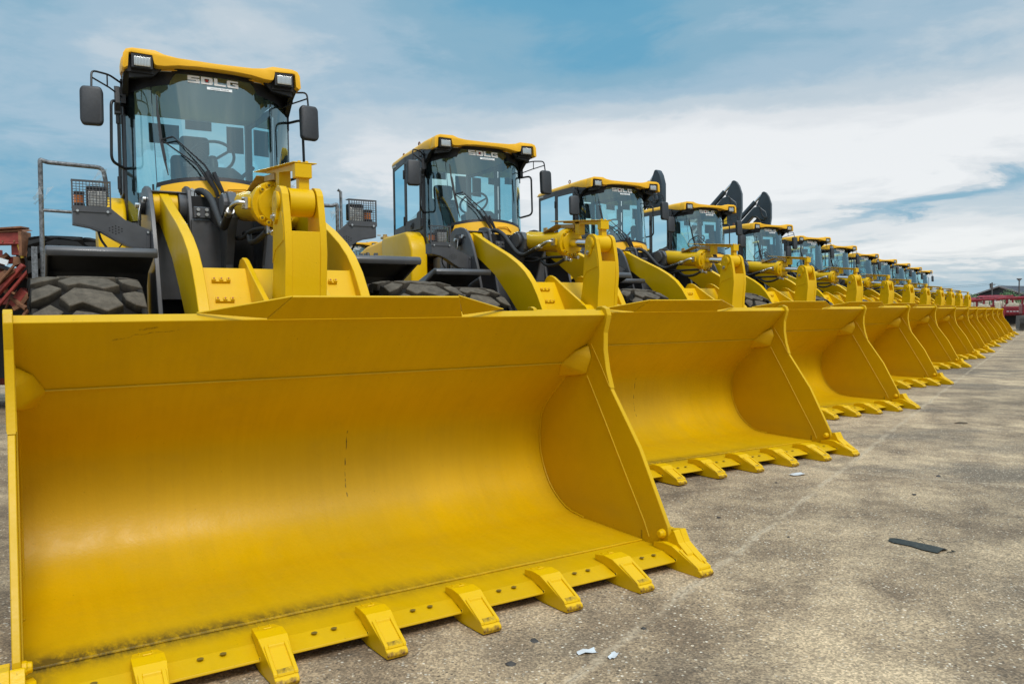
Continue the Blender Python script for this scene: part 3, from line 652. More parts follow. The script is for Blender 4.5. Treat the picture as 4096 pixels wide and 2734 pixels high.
    mb = MB(); u = Vector((1, 0, 0)); w_ = d.cross(u)
    for k in range(16):
        if k in (0, 1, 15, 7, 8, 9): continue
        a = k*math.pi/8; p = al(fl)+(u*math.cos(a)+w_*math.sin(a))*.128
        mb.cm = 0; mb.lathe(p, d, [(-.001, .0175), (.020, .0175), (.0205, .0165)], 12); mb.cm = 1; mb.cyl(p+d*.019, p+d*.0212, .0095, n=6)
    mb.build('gland_bolt', ['yellow_paint', 'hole_dark'], tcy, ang=40)
    mb = MB(); mb.cyl(al(fl+.02), al(Lc-.08), .046, n=28); mb.build('piston_rod', 'chrome', tcy)
    mb = MB()
    e0 = pe+Vector((-.012, 0, 0)); mb.box(e0[0]-.018, e0[0], e0[1]-.018, e0[1]+.018, e0[2]-.038, e0[2]+.038)
    for zz in (-.028, .028): mb.cyl(e0+Vector((-.018, 0, zz)), e0+Vector((-.032, 0, zz)), .010, n=6)
    mb.tube([e0+Vector((-.01, 0, 0)), e0+Vector((-.055, .01, .003)), e0+Vector((-.075, .06, -.01)), e0+Vector((-.072, .15, -.034))], .0165, 10, 5)
    hs = e0+Vector((-.072, .15, -.034))
    for k in range(5): mb.cyl(hs+Vector((0, .012*k, -.0035*k)), hs+Vector((0, .012*k+.006, -.0035*k-.002)), .026, n=12)
    mb.cyl(hs, hs+Vector((0, .075, -.02)), .0235, n=12)
    mb.build('hose_fitting', 'steel', tcy, ang=40)
    mb = MB(); mb.tube([hs+Vector((0, .03, -.008)), (-.235, 2.80, 2.025), (-.215, 2.98, 2.00), (-.20, 3.15, 2.045), (-.205, 3.30, 2.16), (-.225, 3.42, 2.27), (-.262, 3.53, 2.325), (-.30, 3.66, 2.315)], .0265, 12, 6)
    mb.build('hydraulic_hose', 'rubber', root)
    mb = MB()
    mb.cyl((-.292, 3.58, 2.20), (-.292, 3.58, 2.33), .016, n=8); mb.box(-.33, -.255, 3.575, 3.635, 2.285, 2.345)
    for dx_ in (-.03, .03):
        for zz in (2.29, 2.34): mb.cyl((-.292+dx_, 3.574, zz), (-.292+dx_, 3.562, zz), .010, n=6)
    mb.build('hose_fitting', 'steel', root)
    mb = MB()
    mb.tube([(-.06, 3.35, 1.96), (-.08, 3.0, 1.93), (-.08, 2.75, 1.955), (-.06, 2.50, 1.95), (-.04, 2.40, 1.94)], .015, 8, 5)
    mb.tube([(.0, 3.3, 1.99), (-.06, 2.92, 1.96), (-.10, 2.70, 1.875), (-.10, 2.52, 1.87), (-.07, 2.40, 1.915)], .019, 8, 6)
    mb.tube([(.06, 3.3, 1.99), (.05, 2.9, 1.97), (.04, 2.6, 1.965), (.03, 2.35, 1.955)], .012, 8, 5)
    mb.build('hydraulic_hose', 'rubber', root)
    mb = MB(); mb.cyl((-.05, 2.40, 1.93), (-.05, 2.30, 1.90), .020, n=10); mb.cyl((.02, 2.38, 1.95), (.02, 2.27, 1.93), .018, n=10); mb.box(-.075, -.02, 2.36, 2.42, 1.90, 1.96)
    mb.build('hose_fitting', 'steel', root, bevel=.003)
    # ---------------- levelling bar over the cylinder
    mb = MB()
    mb.box(-.026, .036, 1.80, 1.86, 2.10, 2.25); mb.box(-.056, .046, 1.776, 1.834, 2.180, 2.262)
    mb.add([(-.066, 1.776, 2.265), (.078, 1.776, 2.265), (.055, 2.64, 2.342), (-.085, 2.64, 2.342), (-.066, 1.776, 2.271), (.078, 1.776, 2.271), (.055, 2.64, 2.348), (-.085, 2.64, 2.348)], [(0, 1, 2, 3), (7, 6, 5, 4), (0, 4, 5, 1), (1, 5, 6, 2), (2, 6, 7, 3), (3, 7, 4, 0)])
    mb.add([(-.045, 1.83, 2.225), (-.045, 2.45, 2.305), (-.045, 2.45, 2.325), (-.045, 1.83, 2.270), (-.040, 1.83, 2.225), (-.040, 2.45, 2.305), (-.040, 2.45, 2.325), (-.040, 1.83, 2.270)], [(0, 1, 2, 3), (7, 6, 5, 4), (0, 4, 5, 1), (1, 5, 6, 2), (2, 6, 7, 3), (3, 7, 4, 0)])
    mb.box(-.045, .030, 2.16, 2.235, 2.16, 2.298)
    for xx in (-.02, .025): mb.cyl((xx, 1.81, 2.272), (xx, 1.81, 2.284), .011, n=6)
    mb.build('levelling_bar', 'yellow_paint', root, bevel=.003)
    mb = MB(); mb.box(-.055, .045, 2.24, 2.48, 2.245, 2.285, rot=Matrix.Rotation(R(5), 3, 'X')); mb.build('switch_block', 'primer_yellow', root, bevel=.003)
    mb = MB(); mb.box(-.10, .03, 2.50, 2.78, 2.262, 2.268, rot=Matrix.Rotation(R(-13), 3, 'X')); mb.box(-.07, -.05, 2.74, 2.80, 2.14, 2.29)
    mb.build('sensor_bracket', 'primer_yellow', root, bevel=.002)
    # ---------------- fenders
    for s_ in (-1, 1):
        mb = MB(); prof = [(2.955, 1.765), (2.945, 1.80), (2.962, 1.828), (3.02, 1.834), (3.48, 1.706), (3.66, 1.50), (3.72, 1.15)]
        n = len(prof); th = .02
        inn = [(2.975, 1.765), (2.972, 1.80), (3.03, 1.812), (3.465, 1.688), (3.642, 1.49), (3.70, 1.15)]
        mb.extr(prof+inn[::-1], 'x', s_*.655, s_*1.308)
        lip = [(2.958, 1.770), (2.948, 1.80), (2.965, 1.826), (3.02, 1.831), (3.475, 1.704), (3.655, 1.50), (3.715, 1.15), (3.64, 1.15), (3.55, 1.44), (3.40, 1.615), (3.02, 1.768)]
        mb.extr(lip, 'x', s_*1.292, s_*1.312)
        mb.build('fender', 'dark_grey_paint', root, bevel=.007, ang=30, seg=2)
    # ---------------- headlamps on their brackets
    for s_ in (-1, 1):
        hl = empty('headlamp', parent=root)
        X = lambda a: s_*a
        mb = MB(); xa, xb, z0, z1, y0 = .886, 1.134, 2.143, 2.337, 3.45
        t_ = .006
        def bx(a, b_, *r):
            a, b_ = sorted((s_*a, s_*b_)); mb.box(a, b_, *r)
        bx(xa, xb, y0, y0+.008, z1-.012, z1); bx(xa, xb, y0, y0+.008, z0, z0+.012); bx(xa, xa+.010, y0, y0+.008, z0+.012, z1-.012); bx(xb-.010, xb, y0, y0+.008, z0+.012, z1-.012)
        bx(xa, xb, y0+.008, y0+.075, z1-.004, z1); bx(xa, xb, y0+.008, y0+.075, z0, z0+.004); bx(xb-.004, xb, y0+.008, y0+.02, z0, z1)
        bx(xa, xb, y0-.004, y0, z0-.030, z0+.004)
        for k in range(1, 11): a = xa+.010+(xb-xa-.020)*k/11; bx(a-.0022, a+.0022, y0+.001, y0+.006, z0+.010, z1-.010)
        for k in range(1, 9): z = z0+.012+(z1-z0-.024)*k/9; bx(xa+.008, xb-.008, y0+.0015, y0+.0055, z-.0022, z+.0022)
        mb.build('lamp_guard', 'dark_grey_paint', hl)
        mb = MB(); bx(xa+.018, xb-.095, y0+.055, y0+.13, z0+.022, z1-.03)
        mb.build('lamp_housing', 'black_plastic', hl, bevel=.012, seg=2)
        mb = MB(); bx(xa+.026, xb-.105, y0+.045, y0+.056, z0+.016, z1-.068); mb.build('lamp_lens', 'headlamp_glass', hl, bevel=.010, seg=3)
        mb = MB(); bx(xb-.085, xb-.018, y0+.05, y0+.13, z0+.015, z0+.035); bx(xb-.085, xb-.018, y0+.05, y0+.13, z0+.095, z0+.12); mb.build('lamp_base', 'black_plastic', hl, bevel=.004)
        mb = MB(); mb.cyl((s_*(xb-.05), y0+.09, z0+.035), (s_*(xb-.05), y0+.09, z0+.095), .034, n=18); mb.build('turn_signal', 'amber', hl)
        mb = MB()
        pl_ = [(.885, 2.143), (1.128, 2.138), (1.128, 2.030), (1.02, 2.012), (.95, 1.985), (.86, 1.93), (.78, 1.885), (.73, 1.874), (.640, 1.874), (.640, 2.005), (.80, 2.07)]
        mb.extr([(s_*a, b_) for a, b_ in pl_], 'y', y0+.004, y0+.012)
        mb.extr([(s_*a, b_) for a, b_ in ((1.128, 2.030), (1.02, 2.012), (.95, 1.985), (.86, 1.93), (.78, 1.885), (.73, 1.874), (.64, 1.874), (.64, 1.866), (.73, 1.866), (.785, 1.877), (.865, 1.922), (.955, 1.977), (1.022, 2.004), (1.128, 2.022))], 'y', y0+.004, y0+.10)
        bx(1.120, 1.128, y0+.012, y0+.16, 2.03, 2.14)
        bx(.638, .662, y0-.004, y0+.10, 1.87, 2.0)
        mb.cm = 1
        for (a, b_) in [(.862, 2.004), (.862, 1.985), (.862, 2.022), (.882, 2.015), (.882, 1.995), (.842, 2.015), (.842, 1.995), (.902, 2.006), (.902, 1.988), (.822, 2.004), (.822, 1.986), (.862, 1.966), (.842, 1.975), (.882, 1.975)]:
            vs = [(s_*a+.0052*math.cos(k*math.pi/5), y0+.0032, b_+.0052*math.sin(k*math.pi/5)) for k in range(10)]; mb.add(vs, [tuple(range(10))])
        mb.cm = 2
        for a in (.91, 1.10): mb.cyl((s_*a, y0-.004, 2.118), (s_*a, y0-.013, 2.118), .0105, n=10)
        mb.cyl((s_*.652, y0-.004, 1.985), (s_*.652, y0-.016, 1.985), .010, n=8)
        mb.cm = 3
        mb.tube([(s_*.97, y0+.06, 1.99), (s_*.95, y0+.10, 1.93), (s_*.91, y0+.10, 1.86), (s_*.89, y0+.12, 1.78)], .009, 7, 5)
        mb.tube([(s_*.82, y0+.06, 1.90), (s_*.84, y0+.08, 1.87), (s_*.88, y0+.12, 1.83)], .005, 6, 5)
        mb.build('lamp_bracket', ['dark_grey_paint', 'black_void', 'steel', 'rubber'], hl, bevel=.0015)
    # ---------------- cab
    cab = empty('cab', parent=root)
    def cb(mb, name, mat, **k): return mb.xf(rear).build(name, mat, cab, **k)
    # roof
    mb = MB()
    ft = [(0, 3.500), (.30, 3.505), (.40, 3.518), (.47, 3.542), (.64, 3.540), (.685, 3.525), (.705, 3.49), (.712, 3.385), (.700, 3.372), (.672, 3.392), (.664, 3.500), (.645, 3.506), (.49, 3.501), (.482, 3.46), (.475, 3.432), (.455, 3.424), (.40, 3.427), (.29, 3.447), (.15, 3.456), (0, 3.458)]
    full = ft+[(-a, b) for a, b in ft[::-1][1:-1]]
    mb.extr(full, 'y', 4.155, 4.30)
    ys = [(4.29, .711, 3.382, .0), (4.40, .715, 3.395, .0), (4.56, .715, 3.43, 0), (4.72, .70, 3.455, 0), (5.4, .655, 3.462, .004), (6.02, .60, 3.470, .0), (6.10, .575, 3.48, -.012)]
    rows = []
    for (y, w_, zb, dz_) in ys:
        h = [(0, 3.500+dz_), (.28, 3.503+dz_), (.38, 3.515+dz_), (w_-.23, 3.542+dz_), (w_-.07, 3.540+dz_), (w_-.02, 3.522+dz_), (w_, 3.49+dz_), (w_, zb), (w_-.10, zb+.02), (0, 3.47)]
        ring = [(a, y, b) for a, b in h]+[(-a, y, b) for a, b in h[::-1][1:-1]]; rows.append(ring)
    n = len(rows[0]); vs = [p for r_ in rows for p in r_]
    mb.add(vs, [(i*n+k, i*n+(k+1) % n, (i+1)*n+(k+1) % n, (i+1)*n+k) for i in range(len(rows)-1) for k in range(n)]+[tuple(range(n)), tuple(range((len(rows)-1)*n, len(rows)*n))])
    cb(mb, 'roof', 'roof_paint', bevel=.010, ang=40, seg=2)
    mb = MB()
    for (x, y) in ((-.60, 4.95), (.60, 4.95), (-.53, 5.72), (.53, 5.72)):
        mb.cyl((x, y, 3.50), (x, y, 3.552), .014, n=8)
        mb.tube([(x+.0*k, y+.026*math.cos(k*math.pi/8), 3.578+.026*math.sin(k*math.pi/8)) for k in range(17)], .0075, 6)
    cb(mb, 'lifting_eye', 'rust')
    # roof liner, black front header, posts
    mb = MB(); mb.box(-.62, .62, 4.30, 5.96, 3.425, 3.455); mb.box(.06, .22, 4.5, 4.62, 3.38, 3.43)
    cb(mb, 'roof_liner', 'roof_liner')
    mb = MB(); us = [-.70+.05*i for i in range(29)]
    def arch(x):
        a = abs(x)
        if a < .30: return 3.415
        if a < .36: return 3.415-.10*((a-.30)/.06)**1.5
        if a < .50: return 3.315-.02*(a-.36)/.14
        return 3.30-.05*(a-.5)/.2
    usx = sorted(set([-.665+.019*i for i in range(71)]))
    mb.grid(lambda x, v: (x, wsy(x, arch(x)*(1-v)+3.45*v)-.003, arch(x)*(1-v)+3.45*v), usx, [0, .5, 1])
    mb.extr([(-.66, 3.33), (-.66, 3.47), (.66, 3.47), (.66, 3.33), (.48, 3.36), (.40, 3.44), (0, 3.452), (-.40, 3.44), (-.48, 3.36)], 'y', 4.26, 4.30)
    for s_ in (-1, 1):
        mb.box(min(s_*.48, s_*.69), max(s_*.48, s_*.69), 4.235, 4.62, 3.37, 3.50)
        mb.extr([(4.24, 3.39), (4.62, 3.39), (4.66, 3.26), (4.58, 3.22), (4.40, 3.34)], 'x', s_*.655, s_*.70)
        mb.box(min(s_*.645, s_*.70), max(s_*.645, s_*.70), 4.58, 4.64, 3.10, 3.42)
    cb(mb, 'front_header', 'black_plastic', ang=40)
    mb = MB()
    for s_ in (-1, 1):
        mb.extr([(s_*.610, 4.50), (s_*.672, 4.585), (s_*.692, 4.612), (s_*.692, 4.665), (s_*.61, 4.665)], 'z', 2.10, 3.44)        # front post
        mb.box(min(s_*.665, s_*.690), max(s_*.665, s_*.690), 5.225, 5.30, 2.45, 3.46)                           # middle post
        mb.extr([(s_*.560, 5.95), (s_*.600, 5.95), (s_*.600, 6.0), (s_*.55, 6.0)], 'z', 2.40, 3.47)                  # rear post
        # sill and door frame (one post-and-rail ring)
        mb.box(min(s_*.668, s_*.688), max(s_*.668, s_*.688), 4.665, 5.225, 3.36, 3.46)
        mb.add([(s_*.688, 5.30, 3.38), (s_*.600, 5.95, 3.38), (s_*.600, 5.95, 3.47), (s_*.688, 5.30, 3.46), (s_*.668, 5.30, 3.38), (s_*.58, 5.95, 3.38), (s_*.58, 5.95, 3.47), (s_*.668, 5.30, 3.46)], [(0, 1, 2, 3), (7, 6, 5, 4), (0, 4, 5, 1), (3, 2, 6, 7), (0, 3, 7, 4), (1, 5, 6, 2)])
        mb.add([(s_*.688, 5.30, 2.40), (s_*.600, 5.95, 2.40), (s_*.600, 5.95, 2.56), (s_*.688, 5.30, 2.56), (s_*.668, 5.30, 2.40), (s_*.58, 5.95, 2.40), (s_*.58, 5.95, 2.56), (s_*.668, 5.30, 2.56)], [(0, 1, 2, 3), (7, 6, 5, 4), (0, 4, 5, 1), (3, 2, 6, 7), (0, 3, 7, 4), (1, 5, 6, 2)])
        mb.box(min(s_*.655, s_*.684), max(s_*.655, s_*.684), 4.66, 5.95 if 0 else 5.30, 2.06, 2.44)
    mb.box(-.60, .60, 5.955, 5.985, 2.10, 2.64); mb.box(-.60, .60, 5.955, 5.985, 3.44, 3.47)
    mb.box(-.66, .66, 4.40, 5.95, 2.08, 2.16)
    cb(mb, 'cab_frame', 'cab_grey', bevel=.004)
    # doors
    for s_ in (-1, 1):
        mb = MB(); fr = .028; x0, x1 = (.690, .708)
        def bb(y0, y1, z0, z1): mb.box(min(s_*x0, s_*x1), max(s_*x0, s_*x1), y0, y1, z0, z1)
        low = [(4.68, 2.44), (4.68, 2.74), (4.705, 2.74), (4.715, 2.68), (4.80, 2.66), (4.815, 2.60), (5.215, 2.585), (5.215, 2.45)]
        mb.extr(low, 'x', s_*x0, s_*x1); bb(4.68, 4.705, 2.742, 3.345); bb(5.19, 5.215, 2.59, 3.345); bb(4.68, 5.215, 3.347, 3.375)
        cb(mb, 'door', 'cab_grey', bevel=.003)
        mb = MB(); mb.box(min(s_*.709, s_*.722), max(s_*.709, s_*.722), 4.93, 5.03, 2.47, 2.55); mb.cyl((s_*.715, 4.98, 2.51), (s_*.732, 4.98, 2.51), .022, n=12)
        for z in (3.22, 2.60): mb.box(min(s_*.700, s_*.722), max(s_*.700, s_*.722), 5.235, 5.265, z-.06, z+.06)
        cb(mb, 'door_handle', 'black_plastic', bevel=.008, seg=2)
        mb = MB(); xg = s_*.698
        mb.add([(xg, 4.705, 2.68), (xg, 5.19, 2.58), (xg, 5.19, 3.35), (xg, 4.705, 3.35)], [(0, 1, 2, 3)])
        mb.add([(s_*.680, 5.30, 2.56), (s_*.592, 5.95, 2.56), (s_*.592, 5.95, 3.39), (s_*.680, 5.30, 3.39)], [(0, 1, 2, 3)])
        cb(mb, 'side_window', 'cab_glass', fix=False)
    mb = MB(); mb.add([(-.555, 5.972, 2.64), (.555, 5.972, 2.64), (.555, 5.972, 3.44), (-.555, 5.972, 3.44)], [(0, 1, 2, 3)]); cb(mb, 'rear_window', 'cab_glass', fix=False)
    mb = MB()
    for (a, b, c, d_) in ((-.40, -.11, 3.16, 3.36), (.36, .535, 3.12, 3.40), (-.05, .21, 3.33, 3.425)): mb.box(a, b, 5.962, 5.964, c, d_)
    mb.add([(-.6075, 5.80, 3.30), (-.633, 5.61, 3.30), (-.633, 5.61, 3.06), (-.6075, 5.80, 3.06)], [(0, 1, 2, 3)])
    cb(mb, 'notice_sheet', 'notice_paper', fix=False)
    # windscreen
    def zb_(x):
        a = abs(x)
        return 2.505-.055*(a/.48)**2 if a < .48 else max(2.18, 2.45-(a-.48)*9)
    xs_ = [-.698, -.68, -.65, -.60, -.56, -.53, -.51, -.495, -.48]+[-.46+.04*i for i in range(24)]+[.48, .495, .51, .53, .56, .60, .65, .68, .698]
    xs_ = sorted(set(round(x, 4) for x in xs_)); vv = [i/8 for i in range(9)]
    mb = MB(); mb.grid(lambda x, v: (x, wsy(x, zb_(x)*(1-v)+3.44*v), zb_(x)*(1-v)+3.44*v), xs_, vv); cb(mb, 'windscreen', 'cab_glass', fix=False)
    mb = MB(); bxs = [x for x in xs_ if abs(x) < .50]
    def band(x, v):
        z = zb_(x)-.012+.040*v; return (x, wsy(x, z)-.004, z)
    mb.grid(band, bxs, [0, 1])
    for s_ in (-1, 1):
        mb.grid(lambda k, v: (s_*(.497+.014*v), wsy(.497+.014*v, 2.47-.3*k)-.005, 2.47-.3*k), [0, .3, .6, 1], [0, 1])
        mb.grid(lambda v, z: (s_*(.682+.018*v), wsy(.682+.018*v, z)-.004, z), [0, .5, 1], [2.2+.15*i for i in range(9)])
        mb.grid(lambda v, z: (s_*(.490+.006*v)+s_*(.02*(3.4-z)*-1), wsy(.490+.006*v, z)-.004, z), [0, 1], [2.46+.12*i for i in range(8)])
    cb(mb, 'windscreen_seal', 'black_plastic', fix=False)
    mb = MB(); logo(mb, lambda u, v: (u-.010, wsy(u-.010, 3.373-.018*u+v)-.005, 3.373-.018*u+v), w=.094, h=.064, gap=.011)
    cb(mb, 'windscreen_logo', ['white_print', 'red_print'], fix=False)
    mb = MB(); mb.grid(lambda u, z: (u, wsy(u, z)-.005, z), [-.065, 0, .085, .14], [3.298, 3.322]); st = cb(mb, 'inspection_sticker', 'sticker', fix=False)
    fc = bpy.data.curves.new('txt', 'FONT'); fc.body = 'Inspection Finished'; fc.size = .0195; fc.align_x = 'CENTER'; fc.align_y = 'CENTER'
    fo = bpy.data.objects.new('txt', fc); sc.collection.objects.link(fo); bpy.context.view_layer.update()
    tme = bpy.data.meshes.new_from_object(fo.evaluated_get(bpy.context.evaluated_depsgraph_get()))
    bpy.data.objects.remove(fo)
    mb = MB(); mb.add([(v.co.x+.037, wsy(v.co.x+.037, 3.31+v.co.y)-.0075, 3.31+v.co.y) for v in tme.vertices], [tuple(p.vertices) for p in tme.polygons]); cb(mb, 'sticker_text', 'dark_print', fix=False)
    # wipers
    def wp(x, z, o=.03): return (x, wsy(x, z)-o, z)
    mb = MB()
    bl = [wp(-.455, 3.22, .02), wp(-.452, 3.05, .025), wp(-.437, 2.83, .03), wp(-.415, 2.66, .025), wp(-.395, 2.535, .02)]
    mb.tube(bl, [.004, .010, .012, .010, .004], 6); mb.tube([Vector(p)+Vector((.006, -.016, 0)) for p in bl[1:4]], .006, 6)
    j1 = Vector(wp(-.437, 2.83, .05)); j2 = Vector(wp(-.352, 2.853, .055))
    mb.tube([j1, j2], .007, 6)
    mb.tube([j1, Vector(wp(-.19, 2.62, .07)), Vector((-.05, 3.98, 2.40))], [.005, .008, .013], 6); mb.tube([j2, Vector(wp(-.13, 2.62, .07)), Vector((.0, 3.98, 2.40))], [.005, .008, .013], 6)
    mb.tube([Vector(wp(-.12, 2.56, .07)), (-.05, 3.975, 2.40), (-.035, 3.985, 2.355)], .017, 6); mb.tube([Vector(wp(-.06, 2.56, .07)), (.0, 3.975, 2.40), (.015, 3.985, 2.355)], .016, 6)
    cb(mb, 'windscreen_wiper', 'black_plastic', ang=50)
    # cowl under the windscreen
    mb = MB(); cx_ = [-.50+.05*i for i in range(21)]
    mb.grid(lambda x, v: (x, wsy(x, 2.48)-.012-.05*(1-(1-v)**2)-.02*v, (zb_(x)-.008)-(.62)*v), cx_, [0, .06, .2, .5, 1])
    mb.add([(-.5, 4.3, 2.42), (.5, 4.3, 2.42), (.5, 4.3, 1.85), (-.5, 4.3, 1.85)], [(0, 1, 2, 3)])
    for s_ in (-1, 1): mb.grid(lambda k, v: (s_*.5, wsy(.5, 2.48)-.012-.05*(1-(1-v)**2)-.02*v+k*.4, 2.44-.62*v), [0, 1], [0, .06, .2, .5, 1])
    mb.tube([(-.02, 4.025, 2.335), (.05, 4.01, 2.43), (.19, 4.02, 2.44), (.27, 4.05, 2.38)], .009, 6)
    cb(mb, 'cowl', 'roof_paint', fix=False, ang=50)
    # work lights in the roof
    for s_ in (-1, 1):
        mb = MB(); mb.box(s_*.567-.078, s_*.567+.078, 4.163, 4.28, 3.39, 3.50); cb(mb, 'lamp_recess', 'black_plastic')
        mb = MB(); mb.box(s_*.567-.062, s_*.567+.062, 4.146, 4.162, 3.399, 3.475); cb(mb, 'work_light', 'lamp_lens', bevel=.006, seg=2)
    # mirrors
    for s_ in (-1, 1):
        if s_ < 0: mc = Vector((-.935, 4.31, 3.075)); dy = 0
        else: mc = Vector((.935, 4.31, 3.085))
        mb = MB(); q = MB(); rr_ = []
        hw_, hh = .084, .157
        ol = [(-hw_+.02, -hh), (hw_-.02, -hh), (hw_, -hh+.03), (hw_, hh-.03), (hw_-.02, hh), (-hw_+.02, hh), (-hw_, hh-.03), (-hw_, -hh+.03)]
        mb.extr(ol, 'y', -.035, .03); rz = Matrix.Rotation(R(8*s_), 3, 'Z') @ Matrix.Rotation(R(-3), 3, 'X')
        mb.v = [rz @ p+mc for p in mb.v]
        cb(mb, 'mirror', 'mirror_plastic', bevel=.020, seg=3)
        mb = MB()
        p0 = (s_*.690, 4.55, 3.34); p1 = (s_*.80, 4.43, 3.375); p2 = (s_*.930, 4.34, 3.37); p3 = mc+Vector((0, 0, .13))
        mb.tube(rounded([p0, p1, p2, p3], .04), .0085, 7)
        mb.tube([(s_*.690, 4.55, 3.225), (s_*.80, 4.43, 3.27), (s_*.932, 4.34, 3.315)], .007, 7); mb.tube([(s_*.815, 4.42, 3.372), (s_*.815, 4.42, 3.278)], .006, 6)
        mb.box(min(s_*.675, s_*.715), max(s_*.675, s_*.715), 4.53, 4.57, 3.18, 3.38)
        cb(mb, 'mirror_bracket', 'black_plastic')
        mb = MB(); mb.tube(rounded([(s_*.695, 4.58, 3.17), (s_*.79, 4.44, 3.18), (s_*.80, 4.44, 2.67), (s_*.685, 4.60, 2.635)], .06, 6), .0125, 8)
        cb(mb, 'cab_handrail', 'black_plastic')
    mb = MB(); mb.box(-.765, -.715, 4.50, 4.56, 3.08, 3.17); mb.tube([(-.74, 4.53, 3.1), (-.74, 4.53, 2.42)], .009, 7); mb.cyl((-.74, 4.53, 3.09), (-.74, 4.53, 3.0), .017, n=8); mb.cyl((-.74, 4.53, 2.56), (-.74, 4.53, 2.45), .018, n=8)
    mb.extr([(4.48, 3.30), (4.62, 3.34), (4.64, 3.14), (4.60, 3.10), (4.50, 3.10), (4.46, 3.16)], 'x', -.76, -.72)
    cb(mb, 'door_stay', 'black_plastic', bevel=.006)
    # interior
    mb = MB(); mb.box(-.25, .22, 5.16, 5.62, 2.42, 2.56); mb.box(-.24, .21, 5.50, 5.62, 2.50, 2.98, rot=Matrix.Rotation(R(-6), 3, 'X')); cb(mb, 'seat', 'seat_fabric', bevel=.05, seg=3)
    mb = MB(); mb.box(-.155, .125, 5.50, 5.61, 2.97, 3.17, rot=Matrix.Rotation(R(-4), 3, 'X')); cb(mb, 'headrest', 'seat_fabric', bevel=.045, seg=4)
    mb = MB(); logo(mb, lambda u, v: (u-.015, 5.462-.1*v, 2.875+v), w=.055, h=.036, gap=.008, square=False); cb(mb, 'seat_logo', 'seat_plastic_print', fix=False)
    mb = MB(); tilt = Matrix.Rotation(R(-38), 3, 'X'); c_ = Vector((.02, 4.62, 2.80))
    mb.tube([tilt @ Vector((.185*math.cos(a*math.pi/16), .185*math.sin(a*math.pi/16), 0))+c_ for a in range(33)], .014, 8)
    for a in (R(90), R(215), R(325)): mb.tube([c_-Vector((0, -.01, .03)), tilt @ Vector((.18*math.cos(a), .18*math.sin(a), 0))+c_], .012, 6)
    mb.cyl(c_-Vector((0, -.01, .05)), c_, .04, n=14); mb.cyl(c_, (.02, 4.45, 2.35), .035, n=10)
    cb(mb, 'steering_wheel', 'black_plastic')
    mb = MB(); mb.hull([(-.22, 4.42, 2.30), (.26, 4.42, 2.30), (-.20, 4.34, 2.60), (.24, 4.34, 2.60), (-.12, 4.40, 2.68), (.16, 4.40, 2.68), (-.20, 4.56, 2.62), (.24, 4.56, 2.62), (-.1, 4.55, 2.30), (.1, 4.55, 2.3)])
    mb.box(.28, .52, 5.1, 5.7, 2.16, 2.66); mb.tube([(.25, 4.50, 2.62), (.36, 4.52, 2.72)], .018, 8); mb.box(-.55, -.40, 5.2, 5.6, 2.16, 2.52)
    cb(mb, 'console', 'seat_fabric', bevel=.03, seg=3)
    # ---------------- rear body
    def rb_(mb, name, mat, **k): return mb.xf(rear).build(name, mat, root, **k)
    sb = [(4.48, 1.20), (4.48, 2.15), (4.58, 2.33), (4.70, 2.40), (5.55, 2.40), (5.62, 2.38), (5.62, 1.74), (5.2, 1.74), (5.2, 1.2)]
    for s_ in (-1, 1):
        mb = MB(); mb.extr(sb, 'x', s_*.695, s_*.915)
        rb_(mb, 'side_tank', 'yellow_paint', bevel=.03, seg=3)
    mb = MB()
    hd = [(5.64, 1.15), (5.64, 2.40), (5.72, 2.45), (6.5, 2.42), (7.7, 2.20), (8.0, 2.05), (8.12, 1.7), (8.12, 1.05), (6.5, .95)]
    mb.extr(hd, 'x', -.62, .62)
    for s_ in (-1, 1): mb.extr([(5.64, 1.80), (5.64, 2.37), (5.80, 2.39), (6.5, 2.36), (7.6, 2.14), (7.9, 1.9), (7.9, 1.7), (6.6, 1.78)], 'x', s_*.60, s_*.86)
    rb_(mb, 'engine_hood', 'roof_paint', bevel=.06, seg=4)
    mb = MB(); logo(mb, lambda u, v: (-.8625, 6.38-u, 2.19-.11*(-u)*-.6+v), w=.20, h=.13, gap=.035, square=False)
    rb_(mb, 'hood_logo', 'dark_print', fix=False)
    mb = MB(); mb.box(-.7, .7, 4.5, 8.1, .70, 1.18); mb.box(-1.25, 1.25, 7.75, 8.25, .7, 1.55); mb.box(-.62, .62, 4.25, 4.5, .8, 2.06)
    mb.box(-1.34, -.72, 4.55, 5.0, .45, .52); mb.box(.72, 1.34, 4.55, 5.0, .45, .52)
    rb_(mb, 'rear_frame', 'dark_grey_paint', bevel=.02, seg=2)
    for s_ in (-1, 1):
        mb = MB(); mb.extr([(5.05, 1.30), (5.20, 1.60), (5.45, 1.78), (6.45, 1.78), (6.75, 1.55), (6.80, 1.50), (6.45, 1.75), (5.45, 1.75), (5.22, 1.57), (5.07, 1.28)], 'x', s_*.75, s_*1.36)
        rb_(mb, 'rear_fender', 'dark_grey_paint')
    mb = MB(); mb.tube([(.42, 6.2, 2.38), (.42, 6.2, 2.70), (.42, 6.22, 2.82)], .05, 12); mb.extr([(6.55, 2.36), (6.55, 2.62), (6.62, 2.78), (6.72, 2.80), (6.80, 2.70), (6.82, 2.36)], 'x', .12, .34)
    rb_(mb, 'air_intake', 'black_plastic', bevel=.02, seg=2)
    mb = MB(); mb.box(-.90, -.74, 5.58, 5.70, 2.395, 2.425); mb.cyl((-.86, 5.62, 2.42), (-.86, 5.62, 2.455), .03, n=10); mb.tube([(-.92, 5.62, 2.44), (-.97, 5.63, 2.44)], .008, 6)
    rb_(mb, 'hood_latch', 'primer_yellow', bevel=.004)
    return root
